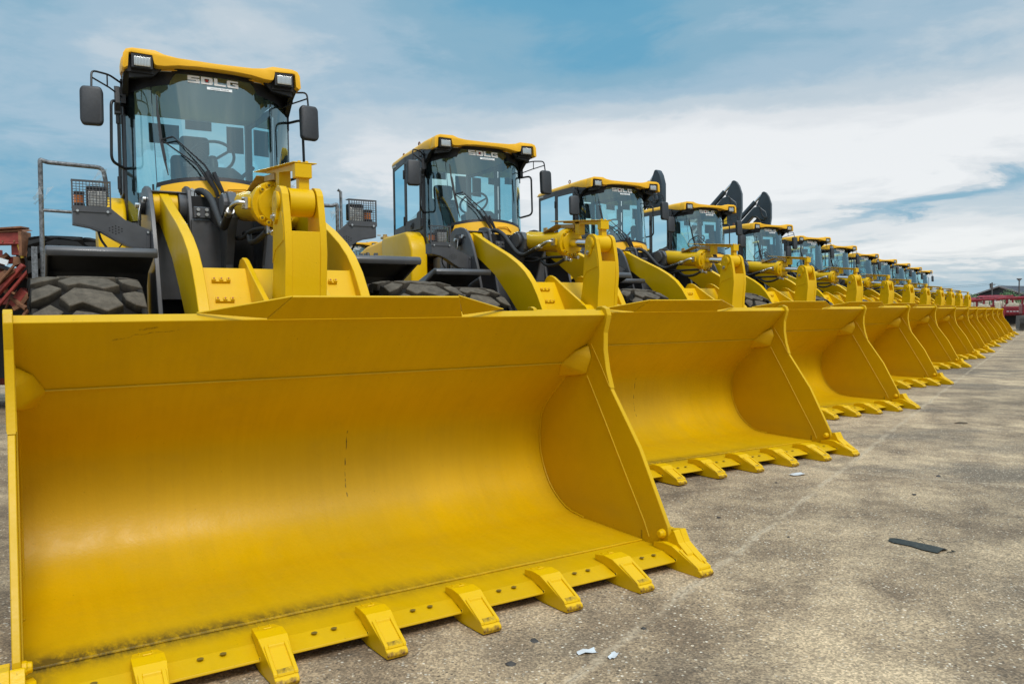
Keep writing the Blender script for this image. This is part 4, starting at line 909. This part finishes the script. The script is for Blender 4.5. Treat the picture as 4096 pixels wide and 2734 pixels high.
def make_rails(root):
    for s_ in (-1, 1):
        mb = MB()
        k_ = .10 if s_ < 0 else -.11; mb.tube(rounded([(s_*1.30, 4.88, 1.0), (s_*1.29, 4.88, 2.59+k_), (s_*1.285, 4.88, 2.602+k_), (s_*1.24, 4.88, 2.585+k_), (s_*.82, 4.88, 2.575+k_), (s_*.80, 4.88, 2.44+k_), (s_*.80, 4.88, 1.8)], .05), .019, 9)
        mb.tube([(s_*1.28, 4.88, 2.18+k_), (s_*.80, 4.88, 2.17+k_)], .014, 8)
        if s_ > 0: mb.tube([(1.34, 4.88, 1.0), (1.33, 4.88, 2.62), (1.30, 4.88, 2.64)], .016, 8); mb.tube([(1.31, 4.12, 1.0), (1.31, 4.12, 1.95)], .016, 8)
        else: mb.box(-1.375, -1.335, 4.60, 4.95, .9, 1.95)
        h = mb.build('grab_rail', 'galvanised', root)
        mb = MB()
        for (px, pz) in ((1.27, 2.44), (.86, 2.60), (.80, 1.95)):
            for k in range(9):
                c_ = Vector((s_*px+random.uniform(-.03, .03), 4.86, pz+random.uniform(-.05, .05)))
                mb.add([c_, c_+Vector((random.uniform(-.07, .07), -.02, random.uniform(-.09, .04))), c_+Vector((random.uniform(-.07, .07), .01, random.uniform(-.12, 0)))], [(0, 1, 2)])
        mb.build('plastic_wrap', 'clear_wrap', h, fix=False)
LOADERS = [(-.282, 3.151, .556, 0), (1.865, 6.322, .542, .016), (4.105, 9.505, .551, .030), (6.325, 12.627, .556, .050), (8.9, 16.484, .551, .050), (11.263, 19.853, .551, .030), (13.4, 22.899, .551, .014),
           (15.927, 26.669, .551, 0), (18.287, 30.011, .551, -.009), (20.366, 32.946, .551, -.014), (22.707, 36.364, .551, -.018), (24.993, 39.596, .551, -.030)]
LAB = ['nearest yellow wheel loader, its whole bucket filling the foreground', 'yellow wheel loader directly behind the nearest one in the row',
       'yellow wheel loader third along the row, an excavator boom seen through its windscreen', 'yellow wheel loader fourth along the row, left of the paired excavator arms',
       'yellow wheel loader fifth along the row, cab roof just under the two excavator arms', 'yellow wheel loader sixth along the row, right of the paired excavator arms',
       'yellow wheel loader seventh along the row, small in the middle distance', 'yellow wheel loader eighth along the row, fifth from the far end', 'yellow wheel loader ninth along the row, fourth from the far end',
       'yellow wheel loader tenth along the row, third from the far end', 'yellow wheel loader next to last at the far end of the row', 'farthest yellow wheel loader at the far end of the row, beside the red machines']
proto = make_loader()
for i, (x, y, a, z) in enumerate(LOADERS):
    o = proto if i == 0 else copy_tree(proto)
    o.location = (x, y, z); o.rotation_euler = (0, 0, a)
    tag(o, LAB[i], 'wheel loader', 'yellow wheel loaders parked in a long row')
o = copy_tree(proto); o.location = (-2.35, 19.3, 0); o.rotation_euler = (0, 0, .55)
tag(o, 'yellow wheel loader in a back row, mostly its roof showing above the nearest loader', 'wheel loader')
make_rails(proto)
# the nearest loader has its right mirror swung inwards
for c in proto.children:
    if c.name.startswith('cab') and c.type == 'EMPTY':
        for q in c.children:
            if q.name.split('.')[0] in ('mirror', 'mirror_bracket') and sum(v.co.x for v in q.data.vertices) > 0: q.location = (-.12, 0, .035)

# ================================================================== GROUND
def gz(x, y):
    s = ((x+.28)*.572+(y-3.15)*.82); pos = [((a[0]+.28)*.572+(a[1]-3.15)*.82, a[3]) for a in LOADERS]
    if s <= 0: return 0
    for (s0, z0), (s1, z1) in zip(pos, pos[1:]):
        if s <= s1:
            t_ = (s-s0)/(s1-s0); t_ = t_*t_*(3-2*t_); return z0*(1-t_)+z1*t_
    return -.03
mb = MB()
xs = [-1500, -600, -250, -120, -60]+[-40+2*i for i in range(51)]+[80, 120, 200, 350, 700, 1500]
ys = [-300, -60, -20]+[-8+1.5*i for i in range(48)]+[72, 90, 130, 200, 350, 700, 1600]
mb.grid(lambda x, y: (x, y, gz(x, y)), xs, ys)
g = mb.build('ground', 'ground', None, fix=False); tag(g, kind='structure')

# ================================================================== LITTER ON THE GROUND
def at(x, y, h=0): return Vector((x, y, gz(x, y)+h))
mb = MB(); c = at(2.30, 4.40); dr = Vector((.18, -.26, 0)).normalized(); pr = Vector((dr.y, -dr.x, 0))
vs = []
for k, (t_, w1, w2) in enumerate(((-.20, .010, .024), (-.15, -.024, .034), (-.02, -.030, .026), (.08, -.034, .034), (.185, -.030, .030))):
    for w_, h in ((w1, .004), ((w1+w2)/2, .016+.004*(k % 2)), (w2, .005)): vs.append(c+dr*t_*.75+pr*w_*1.9+Vector((0, 0, h)))
mb.add(vs, [(i*3+j, i*3+j+1, (i+1)*3+j+1, (i+1)*3+j) for i in range(4) for j in range(2)])
mb.add([p-Vector((0, 0, .003)) for p in vs], [(i*3+j, (i+1)*3+j, (i+1)*3+j+1, i*3+j+1) for i in range(4) for j in range(2)])
mb.tube([c+dr*.02+pr*-.04+Vector((0, 0, .012)), c+dr*-.05+pr*-.09+Vector((0, 0, .02)), c+dr*.03+pr*-.13+Vector((0, 0, .01))], .0015, 5, 4)
mb.tube([c+dr*.17+pr*-.03+Vector((0, 0, .01)), c+dr*.20+pr*-.01+Vector((0, 0, .014)), c+dr*.17+pr*.02+Vector((0, 0, .01))], .003, 5)
tag(mb.build('splintered_strip', 'debris_black', None, fix=False), 'crumpled black strip lying on the bare concrete', 'debris')
for (x, y, s_, r_, lab) in ((.285, 3.075, .030, .3, 'larger clear plastic scrap on the concrete in front of the nearest bucket'), (.385, 3.035, .024, 1.1, 'smaller clear plastic scrap beside a larger one near the nearest bucket'), (2.322, 6.33, .055, .4, 'pale plastic scrap on the concrete before the second bucket')):
    mb = MB(); pts = []
    for j in range(4):
        for i in range(4):
            u = (i/3-.5)*2*s_*1.3; v = (j/3-.5)*s_*1.2; a, b = u*math.cos(r_)-v*math.sin(r_), u*math.sin(r_)+v*math.cos(r_)
            pts.append(at(x+a+random.uniform(-.006, .006), y+b+random.uniform(-.006, .006), random.uniform(.003, .014)))
    mb.add(pts, [(j*4+i, j*4+i+1, (j+1)*4+i+1, (j+1)*4+i) for j in range(3) for i in range(3)])
    tag(mb.build('plastic_scrap', 'plastic_scrap', None, fix=False), lab, 'litter', 'plastic scraps on the ground')
LS = [(.077, 3.19, .018), (1.34, 5.05, .016), (-.02, 2.98, .02), (5.2, 9.0, .06), (2.05, 6.05, .012), (1.75, 6.9, .012), (1.63, 4.6, .010), (9.2, 10.9, .10), (8.4, 9.2, .09), (7.2, 8.4, .08), (10.4, 13.5, .10), (12.2, 14.4, .12), (3.4, 6.2, .018), (.55, 3.3, .012), (3.3, 3.9, .015), (2.9, 5.6, .02)]
stn = ['beside the nearest bucket tooth', 'between the two nearest buckets']
for i, (x, y, s_) in enumerate(LS):
    mb = MB(); pts = [Vector((random.gauss(0, 1), random.gauss(0, 1), random.gauss(0, 1))).normalized() for _ in range(14)]
    mb.hull([(p.x*s_*(1.5 if s_ > .03 else 1.1), p.y*s_, max(-.1, p.z)*s_*(.25 if s_ > .03 else .7)) for p in pts])
    o = mb.build('clod' if s_ > .03 else 'pebble', 'leaf_litter' if s_ > .03 else 'stone', None); o.location = at(x, y, .002)
    tag(o, 'dark flattened clod of dirt on the far concrete' if s_ > .03 else 'small dark pebble on the concrete', 'clod' if s_ > .03 else 'pebble', 'dirt clods scattered on the concrete' if s_ > .03 else 'pebbles scattered on the concrete')

# ================================================================== EXCAVATORS BEHIND THE ROW
def make_excavator():
    root = empty('excavator')       # local: x forward, y left, z up
    S = 1.26
    def B(mb, n_, m_, par=root, **k): mb.v = [p*S for p in mb.v]; return mb.build(n_, m_, par, **k)
    for s_ in (-1, 1):
        mb = MB(); mb.extr([(-1.9, .35), (-1.75, .08), (-1.5, 0), (1.5, 0), (1.75, .08), (1.9, .35), (1.75, .68), (1.5, .78), (-1.5, .78), (-1.75, .68)], 'y', s_*.75, s_*1.25)
        for k in range(18): x = -1.6+k*.188; mb.box(x-.03, x+.03, min(s_*.73, s_*1.27), max(s_*.73, s_*1.27), .78, .81)
        B(mb, 'track', 'track_steel', bevel=.02)
    mb = MB(); mb.box(-.8, .8, -.75, .75, .35, .8); mb.cyl((0, 0, .8), (0, 0, .98), .7, n=24); B(mb, 'undercarriage', 'track_steel')
    mb = MB(); mb.extr([(-2.5, 1.05), (-2.6, 1.3), (-2.6, 2.1), (-2.4, 2.25), (-.5, 2.25), (-.4, 1.6), (.9, 1.55), (1.1, 1.0)], 'y', -1.15, 1.15); B(mb, 'body', 'excavator_yellow', bevel=.06, seg=2)
    mb = MB(); mb.extr([(-.4, 1.3), (-.4, 2.75), (.75, 2.78), (1.05, 1.9), (1.0, 1.3)], 'y', .2, 1.12); cabn = B(mb, 'cab', 'blue_black_paint', bevel=.06, seg=2)
    mb = MB(); mb.add([(-.25, 1.135, 1.9), (.8, 1.135, 1.9), (.62, 1.135, 2.65), (-.25, 1.135, 2.65)], [(0, 1, 2, 3)]); mb.add([(-.25, .185, 1.9), (.8, .185, 1.9), (.62, .185, 2.65), (-.25, .185, 2.65)], [(0, 1, 2, 3)]); B(mb, 'window', 'chrome', cabn, fix=False)
    P = Vector((2.45, 0, 4.62))
    # boom
    mb = MB()
    boom = [(.55, 1.3), (.2, 1.35), (.15, 1.7), (.55, 2.9), (1.06, 3.87), (1.57, 4.51), (2.06, 5.04), (2.25, 5.08), (2.52, 4.85), (2.56, 4.66), (2.45, 4.52), (2.02, 4.70), (1.62, 4.27), (1.2, 3.5), (.9, 2.2)]
    mb.extr(boom, 'y', -.17, .17); bo = B(mb, 'boom', 'blue_black_paint', bevel=.03)
    mb = MB(); ang_ = Vector((.60, 0, .95)).normalized(); nn = Vector((-ang_.z, 0, ang_.x))
    for s_ in (-1, 1):
        logo(mb, lambda u, v: Vector((.88, s_*.175, 2.75))+ang_*(u*s_*-1*-1)+nn*(v*1.0), text='VOLVO', w=.30, h=.26, gap=.05, square=False)
    B(mb, 'boom_lettering', 'white_print', bo, fix=False)
    # stick
    mb = MB(); q = [(-.02, .99), (.06, .95), (.15, .80), (.235, .52), (.235, .0), (.19, -.3), (.10, -1.5), (.0, -2.45), (-.14, -2.45), (-.22, -1.5), (-.42, -.55), (-.42, -.12), (-.30, .0), (-.30, .50), (-.14, .86), (-.09, .97)]
    mb.extr([(P.x+a, P.z+b) for a, b in q], 'y', -.105, .105); sk = B(mb, 'stick', 'blue_black_paint', bevel=.02)
    mb = MB()
    for s_ in (-1, 1):
        mb.tube([(P.x-.34, s_*.18, P.z+.52), (P.x-.15, s_*.185, P.z+.42), (P.x-.08, s_*.18, P.z+.15), (P.x+.02, s_*.19, P.z+.02), (P.x+.14, s_*.18, P.z+.0)], .014, 6, 4)
        mb.tube([(P.x-.30, s_*.18, P.z+.1), (P.x-.16, s_*.185, P.z-.05), (P.x-.1, s_*.18, P.z-.15), (P.x+.06, s_*.19, P.z-.16)], .014, 6, 4)
    B(mb, 'hose', 'rubber', sk)
    mb = MB()
    for s_ in (-1, 1): mb.box(P.x-.36, P.x-.26, s_*.108-.003, s_*.108+.003, P.z-.50, P.z-.20)
    wl_ = B(mb, 'warning_label', 'excavator_yellow', sk)
    mb = MB(); a = Vector((P.x-.13, 0, P.z+.88)); b = Vector((P.x-1.55, 0, P.z-.60)); m_ = a.lerp(b, .16)
    mb.cyl(m_, b, .085, n=16); cy = B(mb, 'arm_cylinder', 'blue_black_paint', bo); mb = MB(); mb.cyl(a, m_, .045, n=12); B(mb, 'piston_rod', 'chrome', bo)
    mb = MB()
    for s_ in (-1, 1): mb.cyl((.75, s_*.3, 1.35), (1.30, s_*.3, 3.0), .08, n=12)
    B(mb, 'boom_cylinder', 'blue_black_paint', bo)
    mb = MB(); mb.extr([(P.x-.14, P.z-2.4), (P.x+.05, P.z-2.45), (P.x+.02, P.z-2.9), (P.x-.25, P.z-3.35), (P.x-.75, P.z-3.5), (P.x-1.15, P.z-3.2), (P.x-1.25, P.z-2.75), (P.x-1.15, P.z-2.75), (P.x-1.05, P.z-3.1), (P.x-.7, P.z-3.3), (P.x-.35, P.z-3.1), (P.x-.35, P.z-2.6)], 'y', -.55, .55)
    B(mb, 'bucket', 'track_steel', sk)
    return root
ex0 = make_excavator()
EXC = [((5.95, 31.5), 0, 'excavator whose dark arm rises alone behind the third loader cab'), ((9.75, 34.0), -.05, 'left of two excavators raising dark arms side by side, yellow warning label on it'), ((11.95, 36.8), -.12, 'right of two excavators raising dark arms side by side, lower against the sky')]
for i, ((px, py), dz_, lab) in enumerate(EXC):
    o = ex0 if i == 0 else copy_tree(ex0)
    a = R(-30) if i else R(-52); P = Vector((2.45*1.26, 0, 0)); pr = Matrix.Rotation(a, 3, 'Z') @ P
    o.location = (px-pr.x, py-pr.y, dz_); o.rotation_euler = (0, 0, a)
    tag(o, lab, 'excavator', 'excavators parked behind the loaders')

# ================================================================== RED MACHINE AT THE LEFT
rm = empty('red_earthmover', (-6.9, 11.2, 0)); tag(rm, 'old faded red earthmoving machine with a big tyre behind the nearest loader, at left', 'construction machine')
mb = tyre_mb(.80, .52, 26); rz_ = Matrix.Rotation(R(30), 3, 'Z'); mb.v = [rz_ @ (p*1.6)+Vector((.42, .15, 1.28)) for p in mb.v]
def lg(co): return 1.0 if math.hypot(math.hypot(co[1]-.15, co[0]-.42)-.0, co[2]-1.28) > 5 else 0.
mb.build('tyre', 'tyre_rubber', rm, ang=28, attr=lg)
mb = MB(); mb.box(-2.2, -.09, -.35, -.22, 2.40, 2.565); mb.box(-2.2, -.09, -.40, -.35, 2.40, 2.425); mb.box(-.27, -.10, -.30, -.25, 2.26, 2.40)
mb.tube([(-.07, -.35, 2.12), (-.45, -.38, 1.70), (-.95, -.42, 1.15)], .045, 4); mb.tube([(-.02, -.3, 2.06), (-.40, -.33, 1.62), (-.90, -.36, 1.05)], .03, 4)
mb.box(-2.2, .12, .2, .32, 1.97, 2.04); mb.box(-2.4, .2, -.05, .1, 1.58, 1.67); mb.box(-2.4, 1.2, .9, 1.8, .35, .62); mb.box(.78, .90, .1, .4, 2.45, 2.60); mb.box(.95, 2.6, .5, .8, 2.30, 2.38)
rc = random.Random(9)
for k in range(12):
    x_, z_ = rc.uniform(-1.7, -.3), rc.uniform(1.1, 2.3); mb.box(x_, x_+rc.uniform(.15, .5), -.2, -.05, z_, z_+rc.uniform(.05, .16), rot=Matrix.Rotation(R(rc.uniform(-60, 60)), 3, 'Y'))
mb.box(-1.6, -.45, -.35, -.2, 1.95, 2.05, rot=Matrix.Rotation(R(-18), 3, 'Y')); mb.box(-1.8, -.9, .2, .5, 1.67, 2.4)
mb.build('chassis', 'faded_red', rm, bevel=.008)
mb = MB(); mb.box(-2.2, -.05, -.42, -.22, 2.568, 2.59, rot=Matrix.Rotation(R(-3), 3, 'Y')); mb.box(-.088, -.045, -.42, -.2, 2.24, 2.575)
mb.tube([(-.065, -.3, 2.3), (-.03, -.3, 2.22), (.0, -.3, 2.13), (.02, -.28, 2.07)], .022, 5); mb.box(-.9, -.39, -.40, -.25, 2.08, 2.25, rot=Matrix.Rotation(R(10), 3, 'Y'))
mb.hull([(-.20, -.36, 2.24), (-.12, -.36, 2.22), (-.10, -.36, 2.14), (-.22, -.36, 2.10), (-.20, -.25, 2.24), (-.12, -.25, 2.22), (-.10, -.25, 2.14), (-.22, -.25, 2.10)])
mb.hull([(-.42, -.42, 1.98), (-.22, -.42, 2.08), (-.16, -.42, 2.02), (-.40, -.42, 1.84), (-.42, -.3, 1.98), (-.22, -.3, 2.08), (-.16, -.3, 2.02), (-.40, -.3, 1.84)])
mb.tube([(-.15, -.44, 2.10), (-.32, -.46, 1.90), (-.42, -.46, 1.78)], .02, 7); mb.hull([(-.5, -.2, 2.62), (-.2, -.2, 2.66), (-.15, -.2, 2.58), (-.5, -.2, 2.58), (-.5, .1, 2.60), (-.2, .1, 2.64)])
rc = random.Random(4)
for k in range(34):
    a = Vector((rc.uniform(-1.6, -.15), rc.uniform(-.3, .25), rc.uniform(1.15, 2.35))); b = a+Vector((rc.uniform(-.5, .5), rc.uniform(-.15, .15), rc.uniform(-.35, .35)))
    if b.x > -.08: b.x = -.08
    mb.tube([a, a.lerp(b, .5)+Vector((0, 0, rc.uniform(-.06, .06))), b], rc.uniform(.012, .045), rc.choice((4, 4, 7)), 3)
for k in range(10): mb.cyl((-.15-.16*k, -.40, 2.44), (-.15-.16*k, -.42, 2.44), .012, n=6)
mb.build('linkage', 'rust', rm, bevel=.004)
mb = MB(); mb.box(-.125, -.085, -.36, -.33, 2.21, 2.42, rot=Matrix.Rotation(R(-15), 3, 'Y')); mb.build('warning_strip', 'excavator_yellow', rm)
mb = MB(); mb.box(-.375, -.215, -.46, -.44, 2.13, 2.20, rot=Matrix.Rotation(R(17), 3, 'Y')); mb.build('data_plate', 'sticker', rm)
mb = MB(); mb.cyl((-.38, -.40, 2.10), (-.22, -.40, 2.05), .03, n=10); mb.build('cylinder', 'black_plastic', rm)
mb = MB(); mb.box(-2.4, 1.6, .6, 1.9, .5, 1.7); mb.box(-2.3, .12, .3, .6, .5, 1.97); mb.box(-.5, .35, .5, .6, 1.9, 2.42); mb.build('engine_block', 'black_void', rm)
for c in rm.children:
    if c.name.split('.')[0] in ('chassis', 'linkage', 'warning_strip', 'data_plate', 'cylinder'): c.location.x = .21
# ================================================================== RED PAVERS FAR RIGHT
def make_rm():
    root = empty('tracked_paver')
    mb = MB(); mb.box(-.62, .62, -1.1, 1.2, .75, 1.35); mb.box(-.55, .55, -1.14, -1.1, .98, 1.33); mb.box(-1.25, -.7, -.9, .3, .5, 1.1); mb.box(.7, 1.25, -.9, .3, .5, 1.1)
    body = mb.build('body', 'red_paint', root, bevel=.03)
    mb = MB(); mb.box(-.58, .58, -1.22, -1.13, .86, .96); mb.build('bumper', 'red_paint', root)
    mb = MB()
    for k in range(4): mb.box(-.36+.19*k, -.22+.19*k, -1.148, -1.141, 1.0, 1.04)
    mb.build('name_plate', 'white_print', body)
    mb = MB(); mb.hull([(-.42, -1.0, 1.36), (.42, -1.0, 1.36), (-.36, -1.0, 1.5), (.36, -1.0, 1.5), (-.18, -1.0, 1.60), (.18, -1.0, 1.60), (-.42, .2, 1.36), (.42, .2, 1.36), (-.18, .2, 1.60), (.18, .2, 1.60)]); mb.build('engine_cover', 'cream_paint', root, bevel=.02)
    mb = MB(); mb.box(-.95, -.66, -.9, 0, 1.15, 1.75); mb.build('side_cabinet', 'cream_paint', root, bevel=.03); mb = MB(); mb.box(.66, .95, -.9, 0, 1.15, 1.75); mb.build('side_cabinet', 'cream_paint', root, bevel=.03)
    mb = MB(); mb.cyl((-1.0, -.6, 1.90), (.9, -.6, 1.98), .09, n=12); mb.box(-.06, .06, -.6, -.5, 1.5, 1.9); mb.box(.5, .62, -.6, -.5, 1.3, 1.95); mb.build('top_beam', 'red_paint', root)
    for s_ in (-1, 1):
        mb = MB(); mb.extr([(-1.3, .3), (-1.15, .05), (1.0, .02), (1.2, .3), (1.0, .62), (-1.1, .66)], 'x', s_*.62, s_*1.05)
        for k in range(9): mb.box(min(s_*.60, s_*1.07), max(s_*.60, s_*1.07), -1.34+.02*abs(k-4), -1.27, .08+k*.062, .11+k*.062)
        mb.build('track', 'track_steel', root, bevel=.02)
    mb = MB(); mb.box(-.6, .6, -.9, .9, .2, .72); mb.build('underframe', 'black_void', root)
    return root
p0 = make_rm()
PV = [(38.5, 60.0, .55, 1.10, 'red paver nearest the right edge, red panel under a cream engine cover'), (35.1, 58.0, .55, 1.04, 'red paver with cream cabinets just right of the farthest bell crank'),
      (36.6, 62.5, .55, 1.0, 'red paver half hidden behind the farthest loader bell crank'), (42.0, 67.5, .55, 1.2, 'red paver between two others and farther back'), (38.6, 66.0, .5, 1.1, 'red paver in the cluttered back row, mostly hidden behind nearer ones'), (45.6, 73.0, .6, 1.25, 'red paver in the cluttered back row, mostly hidden behind nearer ones'), (41.4, 71.5, .5, 1.15, 'red paver in the cluttered back row, mostly hidden behind nearer ones'), (41.8, 63.5, .55, 1.1, 'red paver farther back at the right edge')]
for i, (x, y, a, s_, lab) in enumerate(PV):
    o = p0 if i == 0 else copy_tree(p0); o.location = (x, y, 0); o.rotation_euler = (0, 0, -a); o.scale = (s_,)*3; tag(o, lab, 'road machine', 'red machines parked at the far end')
cr0 = empty('tracked_crane', (32.0, 48.5, 0), -.5); tag(cr0, 'tracked machine cut by the right picture edge, steel crawler track in front', 'construction machine')
mb = MB(); mb.extr([(-1.4, .4), (-1.2, .05), (1.4, .02), (1.6, .4), (1.3, .88), (-1.2, .92)], 'x', -.45, .10)
for k in range(12): mb.box(-.47, .12, -1.45+.02*abs(k-5), -1.38, .08+k*.068, .11+k*.068)
mb.build('track', 'track_steel', cr0, bevel=.02)
mb = MB(); mb.box(-.3, 1.9, -1, 1.4, 1.0, 1.6); mb.build('body', 'red_paint', cr0, bevel=.04)
mb = MB(); mb.box(.05, .22, -.9, -.7, 1.6, 3.4); mb.build('mast', 'excavator_yellow', cr0)
o = empty('canopied_roller', (39.6, 64.5, 0), -.5); o.scale = (.78, .78, .76); tag(o, 'red roller under a flat red canopy behind the pavers', 'road roller')
mb = MB(); mb.box(-.9, .9, -1.3, 1.5, .6, 1.5); mb.cyl((-.8, -1.4, .6), (.8, -1.4, .6), .6, n=24); mb.build('body', 'red_paint', o, bevel=.04)
mb = MB(); mb.hull([(-1.35, -1, 3.0), (1.35, -1, 3.0), (-1.35, 1, 3.0), (1.35, 1, 3.0), (-1.0, -.8, 3.22), (1.0, -.8, 3.22), (-1, .8, 3.22), (1, .8, 3.22)]); mb.build('canopy', 'red_paint', o)
mb = MB()
for a in (-1.1, 1.1):
    for b in (-.8, .8): mb.box(a-.04, a+.04, b-.04, b+.04, 1.5, 3.0)
mb.build('canopy_post', 'cream_paint', o)

# ================================================================== SHED, POLES, TREES ON THE HORIZON
sh = empty('industrial_shed', (113.0, 180, 0), R(-60)); sh.scale = (.95, 1, .86); tag(sh, 'long dark gabled shed on the horizon at right', 'shed')
mb = MB(); mb.extr([(-9.5, 0), (-9.5, 3.9), (0, 7.3), (10.5, 3.2), (10.5, 0)], 'y', 0, 60); mb.build('wall', 'shed_wall', sh)
mb = MB(); mb.extr([(-10.3, 3.75), (-10.3, 3.95), (0, 7.65), (11.3, 3.1), (11.3, 2.9), (0, 7.4)], 'y', -1, 61); mb.build('roof', 'shed_roof', sh)
mb = MB(); mb.extr([(-10.3, 3.6), (-10.3, 3.95), (0, 7.65), (11.3, 3.1), (11.3, 2.75), (0, 7.25)], 'y', -1.3, -1.01); mb.build('gable_trim', 'shed_trim', sh)
mb = MB(); mb.extr([(-8, 0), (-8, 3.0), (-2.8, 4.6), (3.2, 3.0), (3.2, 0)], 'y', -8, -.01); pc_ = mb.build('porch', 'shed_wall', sh)
mb = MB(); mb.extr([(-8.5, 2.8), (-8.5, 3.1), (-2.8, 4.9), (3.8, 3.0), (3.8, 2.7), (-2.8, 4.6)], 'y', -8.3, -.02); mb.build('porch_roof', 'shed_trim', pc_)
def pole(x, y, h, lab, head=0):
    o = empty('utility_pole', (x, y, 0)); tag(o, lab, 'utility pole', 'utility poles on the horizon')
    mb = MB(); mb.tube([(0, 0, 0), (0, 0, h)], [.16, .11], 8); mb.build('pole', 'pole', o)
    mb = MB()
    if head: mb.box(-.42, .42, -.15, .15, h-.05, h+.16); mb.box(-.2, .2, -.2, .2, h-.25, h-.05); mb.build('floodlight', 'pole', o)
    else: mb.box(-.6, .6, -.06, .06, h-.5, h-.38); mb.box(-.35, .05, -.2, .2, h-1.1, h-.2); mb.build('crossarm', 'pole', o)
P1 = (92.3, 150, 6.35); P2 = (97.5, 150, 6.9)
pole(*P1, 'utility pole with a transformer, in front of the shed gable'); pole(*P2, 'taller pole with a floodlight head near the right edge', 1)
mb = MB()
for (a, b, sag) in (((55, 155, 7.2), (92.3, 150, 6.2), 1.1), ((55, 155, 6.8), (92.3, 150, 5.9), 1.1), ((92.3, 150, 6.2), (97.5, 150, 5.3), .1), ((60, 150, 2.9), (97.5, 150, 2.7), .1)):
    a, b = Vector(a), Vector(b); mb.tube([a.lerp(b, k/12)-Vector((0, 0, sag*4*(k/12)*(1-k/12))) for k in range(13)], .022, 4)
tag(mb.build('power_line', 'black_plastic', None), 'thin overhead wires running to the utility poles', 'power line')
def tree(x, y, h, w, lab, mat='foliage', dens=900, leaf=.30):
    o = empty('leafy_tree', (x, y, 0)); tag(o, lab, 'tree', 'trees by the shed')
    mb = MB(); mb.tube([(0, 0, 0), (.1, 0, h*.35), (-.05, .1, h*.7)], [h*.04, h*.03, .04], 7)
    for k in range(5): a = k*1.3; mb.tube([(0, 0, h*.3), (w*.25*math.cos(a), w*.25*math.sin(a), h*(.5+.08*k))], [.08, .03], 5)
    mb.build('trunk', 'bark', o)
    mb = MB(); cl = [(random.uniform(-.32, .32)*w, random.uniform(-.3, .3)*w, h*random.uniform(.30, .82), random.uniform(.16, .28)*min(w, h)) for _ in range(16)]
    for _ in range(dens):
        cx_, cy_, cz_, r_ = random.choice(cl); d_ = Vector((random.gauss(0, 1), random.gauss(0, 1), random.gauss(0, 1))).normalized()*r_*random.uniform(.6, 1.05)
        p = Vector((cx_, cy_, cz_))+d_; u = Vector((random.gauss(0, 1), random.gauss(0, 1), random.gauss(0, 1))).normalized()*leaf; v = u.orthogonal().normalized()*leaf*.6
        mb.add([p-u*.5, p+v*.5, p+u*.5, p-v*.5], [(0, 1, 2, 3)])
    mb.build('crown', mat, o, fix=False)
for (x, y, h, w, lab) in ((72.0, 122, 4.1, 4.5, 'green tree left of the shed, just right of the farthest bell crank'), (74.2, 121, 2.9, 4, 'low green bush between the left tree and the shed porch'), (77.8, 122, 4.7, 4.6, 'full green tree in front of the shed roof'),
                          (80.4, 124, 3.9, 4.5, 'green tree right of the full one, under the shed roof'), (75.9, 123, 2.5, 4, 'low bush below the shed gable'), (68, 126, 2.6, 6, 'tree on the horizon mostly behind the loaders')): tree(x, y, h, w, lab)
mb = MB()
for _ in range(700):
    x = random.uniform(62, 100); y = random.uniform(112, 118); h = random.uniform(1.6, 2.6)*(1.15 if 84 < x < 90 else 1); dx_ = random.uniform(-.3, .5)
    mb.add([(x-.05, y, 0), (x+.05, y, 0), (x+dx_+.10, y, h*.8), (x+dx_*1.4, y, h), (x+dx_-.10, y, h*.75)], [(0, 1, 2, 3, 4)])
tag(mb.build('tall_grass', 'grass_plume', None, fix=False), 'tall pale plumed grass along the yard edge', 'grass', kind='stuff')
